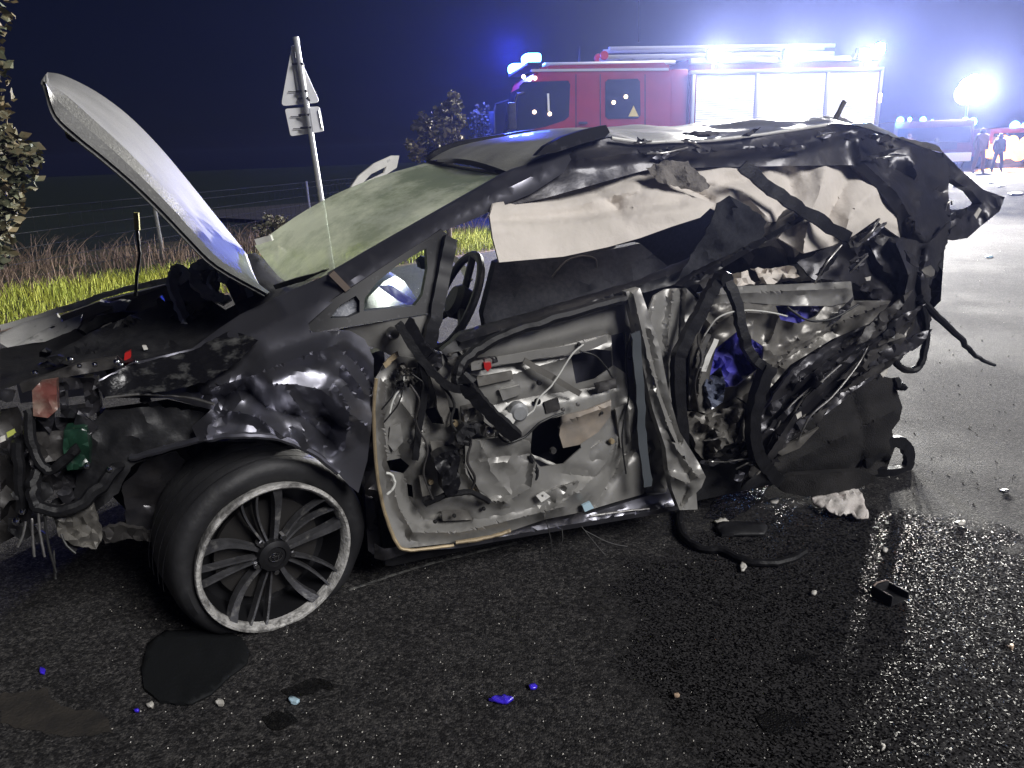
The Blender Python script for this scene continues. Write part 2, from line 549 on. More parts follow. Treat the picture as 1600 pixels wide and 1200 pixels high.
def asphalt(name='road_asphalt', WR=(.92, .8), spec=.14, bump=.6, bd=.004, dark=1.0, facet=0):
    m = bpy.data.materials.new(name)
    m.use_nodes = True
    n, l = m.node_tree.nodes, m.node_tree.links
    b = n["Principled BSDF"]
    tc = n.new("ShaderNodeTexCoord")

    def nz(scale, det=4, rough=.6):
        t = n.new("ShaderNodeTexNoise")
        t.inputs["Scale"].default_value = scale
        t.inputs["Detail"].default_value = det
        t.inputs["Roughness"].default_value = rough
        l.new(tc.outputs["Object"], t.inputs["Vector"])
        return t.outputs["Fac"]

    def mr(s, a, c, lo=0, hi=1):
        t = n.new("ShaderNodeMapRange")
        t.inputs[1].default_value, t.inputs[2].default_value = a, c
        t.inputs[3].default_value, t.inputs[4].default_value = lo, hi
        l.new(s, t.inputs[0])
        return t.outputs[0]
    vo = n.new("ShaderNodeTexVoronoi")
    vo.inputs["Scale"].default_value = 165
    l.new(tc.outputs["Object"], vo.inputs["Vector"])
    stone = n.new("ShaderNodeSeparateColor")
    l.new(vo.outputs["Color"], stone.inputs[0])
    cr = n.new("ShaderNodeValToRGB")
    e = cr.color_ramp.elements
    e[0].position, e[0].color = .0, (.022 * dark, .022 * dark, .024 * dark, 1)
    e[1].position, e[1].color = 1., (.105 * dark, .10 * dark, .096 * dark, 1)
    x = cr.color_ramp.elements.new(.6)
    x.color = (.048 * dark, .046 * dark, .046 * dark, 1)
    l.new(stone.outputs[0], cr.inputs[0])
    mx = n.new("ShaderNodeMixRGB")
    mx.blend_type = 'MULTIPLY'
    mx.inputs[0].default_value = 1
    l.new(cr.outputs[0], mx.inputs[1])
    g = n.new("ShaderNodeValToRGB")
    g.color_ramp.elements[0].position, g.color_ramp.elements[0].color = .38, (.45, .45, .46, 1)
    g.color_ramp.elements[1].position, g.color_ramp.elements[1].color = .6, (1, 1, 1, 1)
    sp_ = n.new("ShaderNodeMath")
    sp_.operation = 'ADD'
    l.new(nz(7, 8, .75), sp_.inputs[0])
    l.new(mr(nz(46, 3, .75), .35, .65, -.3, .3), sp_.inputs[1])
    l.new(sp_.outputs[0], g.inputs[0])
    l.new(g.outputs[0], mx.inputs[2])
    l.new(mx.outputs[0], b.inputs["Base Color"])
    wet = mr(nz(.9, 5), .42, .58)
    r = n.new("ShaderNodeMapRange")
    r.inputs[3].default_value, r.inputs[4].default_value = WR[0], WR[1]
    l.new(wet, r.inputs[0])
    l.new(r.outputs[0], b.inputs["Roughness"])
    b.inputs["Specular IOR Level"].default_value = spec
    bp = n.new("ShaderNodeBump")
    bp.inputs["Strength"].default_value = bump
    bp.inputs["Distance"].default_value = bd
    sm = n.new("ShaderNodeMath")
    sm.operation = 'ADD'
    l.new(mr(vo.outputs["Distance"], 0, .8, 1, 0), sm.inputs[0])
    l.new(nz(260, 2), sm.inputs[1])
    l.new(sm.outputs[0], bp.inputs["Height"])
    l.new(bp.outputs[0], b.inputs["Normal"])
    if facet:
        vf = n.new("ShaderNodeTexVoronoi")
        vf.inputs["Scale"].default_value = 210
        l.new(tc.outputs["Object"], vf.inputs["Vector"])
        sb = n.new("ShaderNodeVectorMath")
        sb.operation = 'SUBTRACT'
        sb.inputs[1].default_value = (.5, .5, .5)
        l.new(vf.outputs["Color"], sb.inputs[0])
        ml = n.new("ShaderNodeVectorMath")
        ml.operation = 'MULTIPLY'
        ml.inputs[1].default_value = (facet, facet, 0)
        l.new(sb.outputs[0], ml.inputs[0])
        ad = n.new("ShaderNodeVectorMath")
        ad.operation = 'ADD'
        l.new(bp.outputs[0], ad.inputs[0])
        l.new(ml.outputs[0], ad.inputs[1])
        no = n.new("ShaderNodeVectorMath")
        no.operation = 'NORMALIZE'
        l.new(ad.outputs[0], no.inputs[0])
        l.new(no.outputs[0], b.inputs["Normal"])
    return m


def wet_zone(m):
    """adds a soaked, glittering zone (round the car's tail and in front of it) to the dry asphalt"""
    n, l = m.node_tree.nodes, m.node_tree.links
    dry = n["Principled BSDF"]
    out = [x for x in n if x.type == 'OUTPUT_MATERIAL'][0]
    tc = n.new("ShaderNodeTexCoord")
    wet = n.new("ShaderNodeBsdfPrincipled")
    wet.inputs["Base Color"].default_value = (.034, .033, .034, 1)
    wet.inputs["Roughness"].default_value = .18
    wet.inputs["Specular IOR Level"].default_value = .0042
    vf = n.new("ShaderNodeTexVoronoi")
    vf.inputs["Scale"].default_value = 230
    l.new(tc.outputs["Object"], vf.inputs["Vector"])
    sb = n.new("ShaderNodeVectorMath")
    sb.operation = 'SUBTRACT'
    sb.inputs[1].default_value = (.5, .5, .5)
    l.new(vf.outputs["Color"], sb.inputs[0])
    ml = n.new("ShaderNodeVectorMath")
    ml.operation = 'MULTIPLY'
    ml.inputs[1].default_value = (3.4, 3.4, 0)
    l.new(sb.outputs[0], ml.inputs[0])
    ge = n.new("ShaderNodeNewGeometry")
    ad = n.new("ShaderNodeVectorMath")
    ad.operation = 'ADD'
    l.new(ge.outputs["Normal"], ad.inputs[0])
    l.new(ml.outputs[0], ad.inputs[1])
    no = n.new("ShaderNodeVectorMath")
    no.operation = 'NORMALIZE'
    l.new(ad.outputs[0], no.inputs[0])
    l.new(no.outputs[0], wet.inputs["Normal"])
    c = G(1400, 960)
    di = n.new("ShaderNodeVectorMath")
    di.operation = 'DISTANCE'
    di.inputs[1].default_value = (c.x, c.y - .1, 0)
    l.new(tc.outputs["Object"], di.inputs[0])
    nz = n.new("ShaderNodeTexNoise")
    nz.inputs["Scale"].default_value = 3.5
    nz.inputs["Detail"].default_value = 7
    nz.inputs["Roughness"].default_value = .65
    l.new(tc.outputs["Object"], nz.inputs["Vector"])
    a = n.new("ShaderNodeMath")
    a.operation = 'MULTIPLY_ADD'
    a.inputs[1].default_value = 1.3
    l.new(nz.outputs["Fac"], a.inputs[0])
    l.new(di.outputs["Value"], a.inputs[2])
    mr = n.new("ShaderNodeMapRange")
    mr.inputs[1].default_value, mr.inputs[2].default_value = 1.62, 1.42
    l.new(a.outputs[0], mr.inputs[0])
    mx = n.new("ShaderNodeMixShader")
    l.new(mr.outputs[0], mx.inputs[0])
    l.new(dry.outputs[0], mx.inputs[1])
    l.new(wet.outputs[0], mx.inputs[2])
    l.new(mx.outputs[0], out.inputs["Surface"])
    return m


M['asphalt'] = wet_zone(asphalt())
M['wet'] = asphalt('soaked_asphalt', (.30, .2), .03, .5, .004, .5, 3.0)
M['stain'] = asphalt('oil_stained_asphalt', (.5, .35), .2, .7, .005, .22)


def glass_ws():
    m = bpy.data.materials.new("dewy_windscreen_glass")
    m.use_nodes = True
    n, l = m.node_tree.nodes, m.node_tree.links
    n.clear()
    out = n.new("ShaderNodeOutputMaterial")
    tc = n.new("ShaderNodeTexCoord")
    t = n.new("ShaderNodeTexNoise")
    t.inputs["Scale"].default_value = 3.2
    t.inputs["Detail"].default_value = 7
    t.inputs["Roughness"].default_value = .6
    l.new(tc.outputs["Object"], t.inputs["Vector"])
    mr = n.new("ShaderNodeMapRange")
    mr.inputs[1].default_value, mr.inputs[2].default_value = .3, .7
    mr.inputs[3].default_value, mr.inputs[4].default_value = .68, .98
    l.new(t.outputs["Fac"], mr.inputs[0])
    tr = n.new("ShaderNodeBsdfTransparent")
    tr.inputs[0].default_value = (.72, .85, .72, 1)
    df = n.new("ShaderNodeBsdfDiffuse")
    df.inputs[0].default_value = (.56, .62, .45, 1)
    t2 = n.new("ShaderNodeTexNoise")
    t2.inputs["Scale"].default_value = 2.1
    t2.inputs["Detail"].default_value = 9
    t2.inputs["Roughness"].default_value = .7
    mp = n.new("ShaderNodeMapping")
    mp.inputs["Scale"].default_value = (1, .6, 1.6)
    l.new(tc.outputs["Object"], mp.inputs[0])
    l.new(mp.outputs[0], t2.inputs["Vector"])
    cr = n.new("ShaderNodeValToRGB")
    cr.color_ramp.elements[0].position, cr.color_ramp.elements[0].color = .42, (.22, .27, .17, 1)
    cr.color_ramp.elements[1].position, cr.color_ramp.elements[1].color = .58, (.92, .96, .76, 1)
    l.new(t2.outputs["Fac"], cr.inputs[0])
    l.new(cr.outputs[0], df.inputs[0])
    tl = n.new("ShaderNodeBsdfTranslucent")
    tl.inputs[0].default_value = (.56, .62, .45, 1)
    gl = n.new("ShaderNodeBsdfGlossy")
    gl.inputs["Roughness"].default_value = .12
    m1 = n.new("ShaderNodeMixShader")
    m1.inputs[0].default_value = .3
    l.new(df.outputs[0], m1.inputs[1])
    l.new(tl.outputs[0], m1.inputs[2])
    m2 = n.new("ShaderNodeMixShader")
    l.new(mr.outputs[0], m2.inputs[0])
    l.new(tr.outputs[0], m2.inputs[1])
    l.new(m1.outputs[0], m2.inputs[2])
    m3_ = n.new("ShaderNodeMixShader")
    m3_.inputs[0].default_value = .2
    l.new(m2.outputs[0], m3_.inputs[1])
    l.new(gl.outputs[0], m3_.inputs[2])
    l.new(m3_.outputs[0], out.inputs[0])
    return m


M['windscreen'] = glass_ws()


def clear_glass():
    m = bpy.data.materials.new("clear_window_glass")
    m.use_nodes = True
    n, l = m.node_tree.nodes, m.node_tree.links
    n.clear()
    out = n.new("ShaderNodeOutputMaterial")
    tr = n.new("ShaderNodeBsdfTransparent")
    tr.inputs[0].default_value = (.85, .9, .88, 1)
    gl = n.new("ShaderNodeBsdfGlossy")
    gl.inputs["Roughness"].default_value = .05
    fr = n.new("ShaderNodeFresnel")
    mx = n.new("ShaderNodeMixShader")
    l.new(fr.outputs[0], mx.inputs[0])
    l.new(tr.outputs[0], mx.inputs[1])
    l.new(gl.outputs[0], mx.inputs[2])
    l.new(mx.outputs[0], out.inputs[0])
    return m


M['glass'] = clear_glass()

# ------------------------------------------------------------------ setting: ground, road, verge
BE = math.radians(47)                       # the road runs off to the right and away
RD = Vector((math.cos(BE), math.sin(BE), 0))
RN = Vector((-math.sin(BE), math.cos(BE), 0))
E0 = Vector((-4.75, 6.75, 0))               # a point of the road's far edge


def rp(s, t, z=0.0):
    p = E0 + RD * s + RN * t
    return Vector((p.x, p.y, z))


def sheet(name, s0, s1, t0, t1, z, m, nx=1, ny=1, kind='structure', bumpy=0.0):
    vs, fs = [], []
    for j in range(ny + 1):
        for i in range(nx + 1):
            s, t = s0 + (s1 - s0) * i / nx, t0 + (t1 - t0) * j / ny
            dz = bumpy * noise.noise(Vector((s * .6, t * .6, 3))) if bumpy and 0 < j < ny else 0
            vs.append(rp(s, t, z + dz))
    for j in range(ny):
        for i in range(nx):
            a = j * (nx + 1) + i
            fs.append((a, a + 1, a + nx + 2, a + nx + 1))
    o = mk(name, vs, fs, m, None, True)
    tag(o, kind=kind)
    return o


sheet('field', -200, 200, -200, 200, -0.06, M['field'])
sheet('road', -150, 190, -14.0, 0.0, 0.0, M['asphalt'])
sheet('road_shoulder', -150, 190, 0.0, 0.9, -0.010, M['shoulder'], 1, 1)
sheet('verge', -60, 120, 0.9, 7.0, -0.012, M['soil'], 220, 10, bumpy=.05)
ap = [rp(9.0, -.2), rp(26, -.2), rp(27, 7), rp(24, 16), rp(8, 15), rp(8.5, 5)]
tag(mk('side_road', [Vector((p.x, p.y, .045)) for p in ap], [(0, 1, 2, 3, 4, 5)], M['asphalt'], None, False), kind='structure')


def on_apron(p):
    return inside(p.x, p.y, ap)


def blades(name, n, srange, trange, h, w, m, lean, seed, segs=2, dens=None):
    r = random.Random(seed)
    mb_v, mb_f = [], []
    c = 0
    while c < n:
        s, t = r.uniform(*srange), r.uniform(*trange)
        p = rp(s, t, -.01)
        c += 1
        if on_apron(p) or (dens and r.random() > dens(s, t)): continue
        hh = h * r.uniform(.45, 1.25) * (1 + .5 * noise.noise(Vector((s * .8, t * .8, 1))))
        a = r.uniform(0, 6.28)
        d = Vector((math.cos(a), math.sin(a), 0)) * hh * lean * r.uniform(.2, 1.2)
        side = Vector((-math.sin(a + 1), math.cos(a + 1), 0)) * w * r.uniform(.6, 1.3)
        b = len(mb_v)
        for k in range(segs + 1):
            q = k / segs
            pos = p + Vector((0, 0, hh * (q - .25 * lean * q * q))) + d * q * q
            ww = 1 - q * .85
            mb_v += [pos - side * ww, pos + side * ww]
        for k in range(segs):
            mb_f.append((b + 2 * k, b + 2 * k + 1, b + 2 * k + 3, b + 2 * k + 2))
    return mk(name, mb_v, mb_f, m, None, True)


tag(blades('verge_grass', 26000, (-7, 16), (.15, 2.6), .17, .007, M['grass'], .7, 3), 'short yellow-green grass along the road edge', 'grass', kind='stuff')
tag(blades('dead_weeds', 20000, (-8, 20), (2.0, 5.2), .42, .009, M['weed'], .75, 4, 4,
           dens=lambda s, t: .35 + .9 * noise.noise(Vector((s * .7, t * .9, 9)))), 'tangled brown dead weeds behind the grass strip', 'weeds', kind='stuff')

# ------------------------------------------------------------------ the wrecked car
car = empty('wrecked_car', CAR_O, CAR_A)
tag(car, 'wrecked black estate car with flank torn open and bonnet raised', 'car')

# --- structure that carries the shell
b = MB()
b.box((-.35, .45, .06), (2.45, 1.55, .28), .03)  # low underbody block, added to stop floodlight streaks passing under the car
b.box((.33, .12, .08), (2.0, .32, .30), .03)
b.build('floor_pan', M['black_plastic'], car)
MB().box((.30, 1.50, .17), (2.5, 1.62, .36), .03).build('far_sill', M['paint'], car)
MB().box((.10, .30, .30), (.20, 1.5, .92), .03).build('firewall', M['black_plastic'], car)
# far flank: fender, rear door and pillar of the right-hand side
vs = []
us = [-.82, -.6, -.3, 0, .3]
far_top = [Wc(0, 516, 1.55), Wc(95, 487, 1.55), Wc(165, 462, 1.55), Wc(230, 446, 1.55), Wc(300, 428, 1.52)]
ft = []
for p in far_top:
    ft += [Vector((p.x, 1.40, p.z + .0)), Vector((p.x, 1.54, p.z - .01)), Vector((p.x, 1.61, p.z - .12)), Vector((p.x, 1.60, .42))]
fs = [(i * 4 + j, i * 4 + j + 1, i * 4 + j + 5, i * 4 + j + 4) for i in range(4) for j in range(3)]
o = mk('far_fender', ft, fs, M['paint'], car)
strip('fender_flange', [(0, 512, 1.42), (95, 485, 1.42), (165, 461, 1.42), (230, 445, 1.42), (292, 428, 1.42)], M['bright'], car, .012, flat=(1, .35))
b = MB()
b.add([(1.45, 1.58, .3), (2.5, 1.58, .32), (2.55, 1.57, .98), (1.40, 1.58, .93)], [(0, 1, 2, 3), (3, 2, 1, 0)])
b.build('far_rear_door', M['black_plastic'], car)

# --- roof
roofN = [(800, 271, .33), (850, 244, .32), (950, 214, .31), (1010, 221, .31), (1100, 219, .32), (1200, 208, .34), (1300, 194, .38), (1350, 199, .42), (1440, 229, .50), (1475, 245, .55)]
roofF = [(668, 252, 1.38), (720, 227, 1.40), (830, 208, 1.40), (930, 203, 1.40), (1010, 200, 1.40), (1085, 197, 1.40), (1180, 194, 1.36), (1240, 196, 1.30), (1330, 222, 1.2), (1380, 236, 1.1)]
N = catmull([Wc(*p) for p in roofN], 5)
Fr = catmull([Wc(*p) for p in roofF], 5)
vs, fs, K = [], [], 18
for i in range(len(N)):
    q = i / (len(N) - 1)
    for k in range(K + 1):
        t = k / K
        p = N[i].lerp(Fr[i], t)
        p.z += .028 * math.sin(math.pi * t) * (1 - .6 * q)
        cr = max(0, q - .25) * .16
        p.z += cr * (turb(p.x * 100, p.y * 60, 42, 5) * .45) * min(1, 4 * t * 1.0 + .1) * (1 if t < .9 else .5)
        vs.append(p)
for i in range(len(N) - 1):
    for k in range(K):
        a = i * (K + 1) + k
        fs.append((a, a + K + 1, a + K + 2, a + 1))
nv = len(vs)
vs2 = [v - Vector((0, 0, .02)) for v in vs]
fs2 = [tuple(i + nv for i in f[::-1]) for f in fs]
M['roof'] = mat("floodlit_roof_paint", (.22, .22, .20), .42, .1, coat=.2, dirt=(.42, .42, .37), dscale=5, damount=(.35, .75), bump=.25, bscale=140)  # base and dirt colours raised: floodlight reflection on the roof put into the paint
mk('roof_panel', vs + vs2, fs + fs2, M['roof'], car)
# far and near roof rails
strip('roof_rail', [(668, 249, 1.42), (705, 228, 1.42), (790, 213, 1.42), (880, 205, 1.42), (960, 203, 1.42)], M['trim'], car, .018, flat=(.8, 1))
panel('roof_rail', [(838, 243, .27), (852, 228, .27), (880, 213, .27), (915, 202, .27), (947, 195, .27), (953, 207, .27), (945, 215, .27), (905, 226, .27), (870, 238, .27)], M['trim'], car, thick=.035, sp=10)

# --- windscreen
top = catmull([Wc(796, 272, .36), Wc(735, 266, .85), Wc(668, 254, 1.36)], 8)
bot = catmull([Wc(512, 430, .20), Wc(452, 441, .60), Wc(425, 420, 1.0), Wc(398, 384, 1.45)], 6)
bot = [bot[int(i * (len(bot) - 1) / (len(top) - 1))] for i in range(len(top))]
vs, fs, K = [], [], 12
for i in range(len(top)):
    q = i / (len(top) - 1)
    for k in range(K + 1):
        t = k / K
        p = bot[i].lerp(top[i], t)
        p += Vector((-.35, 0, .6)).normalized() * (.010 + .04 * q + .035 * math.sin(math.pi * q)) * math.sin(math.pi * t)
        vs.append(p)
for i in range(len(top) - 1):
    for k in range(K):
        a = i * (K + 1) + k
        fs.append((a, a + K + 1, a + K + 2, a + 1))
ws = mk('windscreen', vs, fs, M['windscreen'], car)
strip('header_seal', [(796, 272, .35), (735, 265, .85), (668, 252, 1.36)], M['rubber'], car, .008)
strip('wiper_arm', [(430, 448, .55), (500, 428, .35), (514, 424, .3)], M['black_plastic'], car, .008, flat=(1, .6))
strip('wiper_arm', [(400, 378, 1.3), (425, 372, 1.25)], M['bright'], car, .012, flat=(1, .6))
panel('scuttle', [(375, 492, .3), (440, 462, .3), (516, 424, .28), (500, 424, .6), (452, 436, .9), (400, 395, 1.4), (360, 400, 1.4), (350, 440, 1.0)], M['black_plastic'], car, sp=16, crumple=.02)

# --- bent frame of the far door, seen over the windscreen
panel('far_door_frame', [(545, 297, 1.62), (560, 275, 1.62), (585, 255, 1.62), (612, 243, 1.62), (624, 243, 1.62), (620, 262, 1.62), (600, 275, 1.62), (575, 285, 1.62), (556, 297, 1.62)], M['bright'], car,
      holes=[[(566, 287), (580, 272), (604, 260), (600, 270), (580, 280)]], thick=.03, sp=7)
panel('far_door_mirror', [(655, 408, 1.75), (662, 402, 1.75), (672, 402, 1.75), (676, 415, 1.75), (668, 422, 1.75), (658, 420, 1.75)], M['black_plastic'], car, thick=.08, sp=6)

# --- bonnet, folded up
up = catmull([Wc(x, y, 1.38) for x, y in ((74, 113), (100, 118), (150, 143), (200, 180), (250, 230), (300, 290), (340, 340), (380, 390), (425, 452))], 4)
rid = catmull([Wc(x, y, .22) for x, y in ((72, 128), (105, 150), (150, 190), (200, 236), (242, 280), (284, 325), (318, 365), (352, 403), (422, 457))], 4)
low = catmull([Wc(x, y, .16) for x, y in ((74, 138), (88, 180), (125, 215), (160, 243), (210, 286), (255, 330), (295, 372), (340, 415), (418, 459))], 4)
vs, fs = [], []
SEC = 11
for i in range(len(up)):
    L_, R_, U_ = low[i], rid[i], up[i]
    sec = [L_ + Vector((0, .03, -.008)), L_, L_.lerp(R_, .5) + Vector((0, -.012, .004)), R_]
    for k in range(1, 8):
        t = k / 7
        p = R_.lerp(U_, t)
        p += Vector((-.012, 0, -.010)) * math.sin(math.pi * t)
        sec.append(p)
    vs += sec
SEC = len(vs) // len(up)
for i in range(len(up) - 1):
    for k in range(SEC - 1):
        a = i * SEC + k
        fs.append((a, a + 1, a + SEC + 1, a + SEC))
fs.append(tuple(range(SEC)))
nv = len(vs)
vs2 = [v + Vector((-.009, .006, -.007)) for v in vs]
M['bonnet'] = mat("dewy_bonnet_paint", (.16, .16, .155), .5, .1, col2=(.11, .11, .107), nscale=4, dirt=(.26, .26, .24), dscale=120, damount=(.55, .75), bump=.25, bscale=180)
mk('bonnet', vs + vs2, fs + [tuple(i + nv for i in f[::-1]) for f in fs], M['bonnet'], car, sharp=25)
strip('latch_loop', [(103, 202, .4), (108, 216, .42), (118, 219, .44), (127, 216, .45)], M['darkwire'], car, .005)

# --- A pillar and window frame at the near side
panel('front_pillar', [(514, 430, .16), (535, 418, .17), (600, 380, .20), (700, 323, .26), (790, 272, .32), (850, 244, .33), (905, 228, .32), (880, 270, .24), (830, 303, .22), (775, 326, .2), (735, 345, .18), (700, 358, .15), (650, 385, .12), (600, 418, .10), (548, 452, .09)],
      M['paint'], car, thick=.05, sp=11, creases=[([(545, 440), (640, 375), (760, 310), (860, 262)], -.02, 14)])
panel('pillar_block', [(514, 430, .12), (522, 423, .12), (548, 450, .07), (540, 456, .07)], M['rust'], car, thick=.02, sp=6)
panel('quarter_window_frame', [(480, 512, .05), (488, 496, .06), (510, 474, .07), (545, 452, .08), (600, 416, .1), (650, 384, .12), (690, 358, .14), (706, 374, .14), (698, 398, .13), (690, 440, .10), (676, 489, .07), (600, 501, .05), (520, 514, .04), (490, 520, .04)], M['trim'], car, thick=.03, sp=8,
      holes=[[(568, 486), (570, 466), (590, 440), (622, 413), (666, 388), (668, 420), (660, 462), (648, 478)], [(516, 497), (530, 478), (556, 462), (562, 470), (562, 488), (545, 496)]])
panel('quarter_glass', [(508, 500, .085), (530, 470, .10), (600, 425, .12), (668, 382, .15), (672, 420, .14), (662, 478, .1), (560, 496, .085)], M['glass'], car, thick=.004, sp=20)
panel('glass_dust', [(514, 498, .075), (532, 477, .085), (558, 461, .09), (563, 470, .09), (563, 489, .08), (545, 497, .075)], mat('shattered_glass_film', (.16, .17, .2), .5, col2=(.3, .31, .34), nscale=160, contrast=(.5, .6)), car, thick=.003, sp=8, crumple=.01, cs=20)
strip('window_post', [(704, 372, .12), (694, 420, .10), (684, 470, .07), (674, 520, .05), (664, 552, .05)], M['trim'], car, .02, flat=(1, .7))
panel('mirror_triangle_panel', [(530, 514, .06), (600, 502, .06), (678, 490, .07), (670, 545, .07), (660, 560, .08), (620, 560, .08), (590, 545, .09), (545, 530, .07)], M['inner'], car, sp=10, crumple=.008)
MB().lathe([(.0, -.02), (.014, -.02), (.02, -.012), (.021, 0)], 20, Matrix.Translation(Wc(613, 520, .05)) @ Matrix.Rotation(.2, 4, 'Z')).build('mounting_bolt', M['steel'], car)

# --- front fender (left), crumpled
panel('front_fender', [(154, 594, .16), (206, 567, .18), (300, 545, .17), (345, 512, .19), (375, 492, .22), (440, 461, .22), (514, 428, .2), (542, 452, .09), (482, 505, .04), (484, 520, .03), (545, 516, .06), (570, 530, .07), (584, 560, .06), (584, 605, .05), (580, 669, .05), (574, 720, .06), (560, 770, .08), (545, 758, .07), (525, 736, .06), (491, 710, .05), (439, 688, .03), (375, 680, .02), (310, 690, .06), (300, 668, .12), (330, 640, .12), (262, 622, .12), (161, 622, .14)],
      M['paint'], car, sp=7, thick=.006, crumple=.012, cs=130, seed=3, oct=1, ck=1.35, cw=1.35, sharp=34,
      ctrl=[(420, 590, .0), (520, 540, .0), (500, 640, .05), (450, 640, .08), (400, 640, .04), (340, 605, .03), (250, 590, .10)],
      creases=[([(319, 607), (350, 600), (397, 586), (450, 565), (525, 539)], -.035, 16), ([(427, 601), (460, 600), (502, 609), (540, 640), (574, 665)], -.04, 22), ([(345, 645), (352, 620), (380, 600)], .06, 16), ([(320, 690), (325, 665), (345, 650)], -.05, 22), ([(480, 690), (470, 660), (430, 640)], -.03, 24), ([(505, 700), (520, 660), (505, 630)], .04, 20), ([(544, 579), (566, 609)], -.03, 12), ([(530, 545), (560, 570), (580, 600)], .03, 14), ([(375, 530), (440, 500), (500, 470)], -.02, 30), ([(200, 600), (300, 580), (380, 560)], .03, 30), ([(390, 612), (420, 640), (470, 650), (520, 690)], .035, 14), ([(350, 640), (400, 650), (440, 680)], -.03, 12), ([(540, 690), (548, 640), (530, 610)], -.03, 12), ([(452, 615), (470, 640)], -.03, 10), ([(500, 650), (540, 668)], .03, 10), ([(300, 600), (318, 618), (345, 615)], .03, 10)])
panel('scuffed_wing_edge', [(150, 600, .13), (206, 569, .14), (300, 548, .12), (360, 516, .14), (404, 532, .03), (372, 566, .0), (320, 598, .0), (255, 612, .06), (165, 620, .11)], M['paint_scuffed'], car, sp=7, crumple=.012, cs=60, seed=8, thick=.004, jag=2)
strip('fender_edge', [(165, 622, .11), (215, 616, .10), (262, 618, .09), (300, 622, .08), (335, 632, .06)], M['steel'], car, .004)
strip('arch_lip', [(205, 716, .15), (250, 704, .10), (300, 690, .05), (340, 683, .02), (390, 680, .0), (440, 686, .02), (491, 709, .04), (528, 738, .06)], M['paint'], car, .010)
panel('wheel_arch_liner', [(150, 640, .3), (262, 624, .25), (330, 640, .2), (310, 690, .2), (440, 690, .2), (530, 740, .25), (580, 790, .3), (585, 850, .35), (560, 880, .6), (240, 880, .7), (200, 800, .6), (160, 760, .4)], M['black_plastic'], car, sp=16, crumple=.08, cs=60, seed=4)
panel('torn_bumper_skin', [(110, 690, .2), (165, 640, .16), (250, 635, .15), (320, 645, .14), (305, 690, .14), (240, 712, .13), (205, 730, .14), (185, 770, .16), (150, 800, .17), (115, 780, .2), (120, 730, .2)], M['black_plastic'], car, sp=9, oct=2, crumple=.022, cs=70, seed=12, jag=2)
panel('splash_shield', [(190, 760, .22), (230, 716, .16), (275, 705, .14), (290, 720, .18), (262, 770, .25), (240, 840, .3), (200, 830, .3)], M['crush'], car, sp=9, crumple=.025, cs=50, seed=17, jag=2, oct=2)
# gap between fender and door: hinge pillar in the dark
panel('hinge_pillar', [(560, 560, .16), (600, 545, .14), (625, 860, .16), (590, 872, .14), (575, 860, .14), (570, 760, .16)], M['crush'], car, sp=12, crumple=.03, thick=.05, cs=40)
panel('hinge_bracket', [(585, 850, .06), (600, 858, .04), (640, 853, .04), (645, 862, .05), (600, 876, .05), (585, 872, .06)], M['crush'], car, sp=7, crumple=.02)

# --- front wheel, knocked out of line, flat tyre
az = math.radians(37)
wn_ = Vector((math.sin(az), -math.cos(az), -.03)).normalized()
hubw = CAM + ray(432, 871) * ((Vector((-.70, 1.93, 0)) - CAM).dot(wn_) / ray(432, 871).dot(wn_))
hub = toloc(CAM + ray(431, 870) * 2.33)
nl = Vector((wn_.dot(CU), wn_.dot(CV), wn_.z)).normalized()
tl_ = Vector((0, 0, 1)).cross(nl).normalized()
zl_ = nl.cross(tl_)
MW = Matrix.Translation(hub) @ Matrix((tl_, nl, zl_)).transposed().to_4x4()   # local y = outward axis


def tyre_mesh():
    prof = [(.232, .015), (.245, .035), (.275, .048), (.300, .040), (.314, .018), (.320, -.02), (.321, -.10), (.320, -.18), (.312, -.215), (.295, -.235), (.262, -.24), (.235, -.215), (.230, -.1)]
    b_ = MB().lathe(prof, 96, None, True)
    out = []
    for i, v in enumerate(b_.v):
        r = math.hypot(v.x, v.z)
        an = math.atan2(v.z, v.x)
        # flat: the lower part of the casing has slumped off the rim, inwards and to the front
        d = max(0, -math.sin(an))
        k = max(0, (r - .235) / .085)
        v = v.copy()
        v.y -= .042
        v.y += -.05 * d * k * 1.2 + .012 * noise.noise(Vector((an * 2, r * 9, 1)))
        fr = max(0, math.cos(an - math.radians(205)))
        v.x -= -.025 * fr ** 2 * k
        w = MW @ v
        if w.z < .008:
            over = .008 - w.z
            w.z = .008
            w += Vector((-nl.x, -nl.y, 0)) * over * .5
        out.append(w)
    b_.v = out
    return b_


tyre = tyre_mesh().build('front_tyre', M['tyre'], car, sharp=50)
b = MB()
for q, rr in ((-.02, .3215), (-.07, .3225), (-.13, .3225), (-.18, .3215)):
    P = [MW @ Vector((rr * math.cos(t), q, rr * math.sin(t))) for t in [math.pi * (.05 + .95 * k / 40) for k in range(41)]]
    b.tube(P, .0008, 5)
b.build('tread_rib', M['rubber'], tyre)
rim = MB().lathe([(.236, -.03), (.240, -.012), (.243, .004), (.244, .014), (.241, .020), (.233, .021), (.226, .014), (.221, -.012)], 80, MW).build('front_rim', M['lip'], car)
MB().lathe([(.2212, -.012), (.216, -.05), (.210, -.10), (.205, -.16), (.226, -.20)], 64, MW).build('rim_barrel', M['alloy_dark'], rim)
MB().lathe([(0.0, -.075), (.10, -.075), (.165, -.07), (.166, -.085), (0, -.09)], 40, MW).build('brake_disc', M['disc'], rim)
MB().lathe([(0.0, -.11), (.215, -.11), (.216, -.13), (0, -.135)], 40, MW).build('wheel_back', M['alloy_dark'], rim)
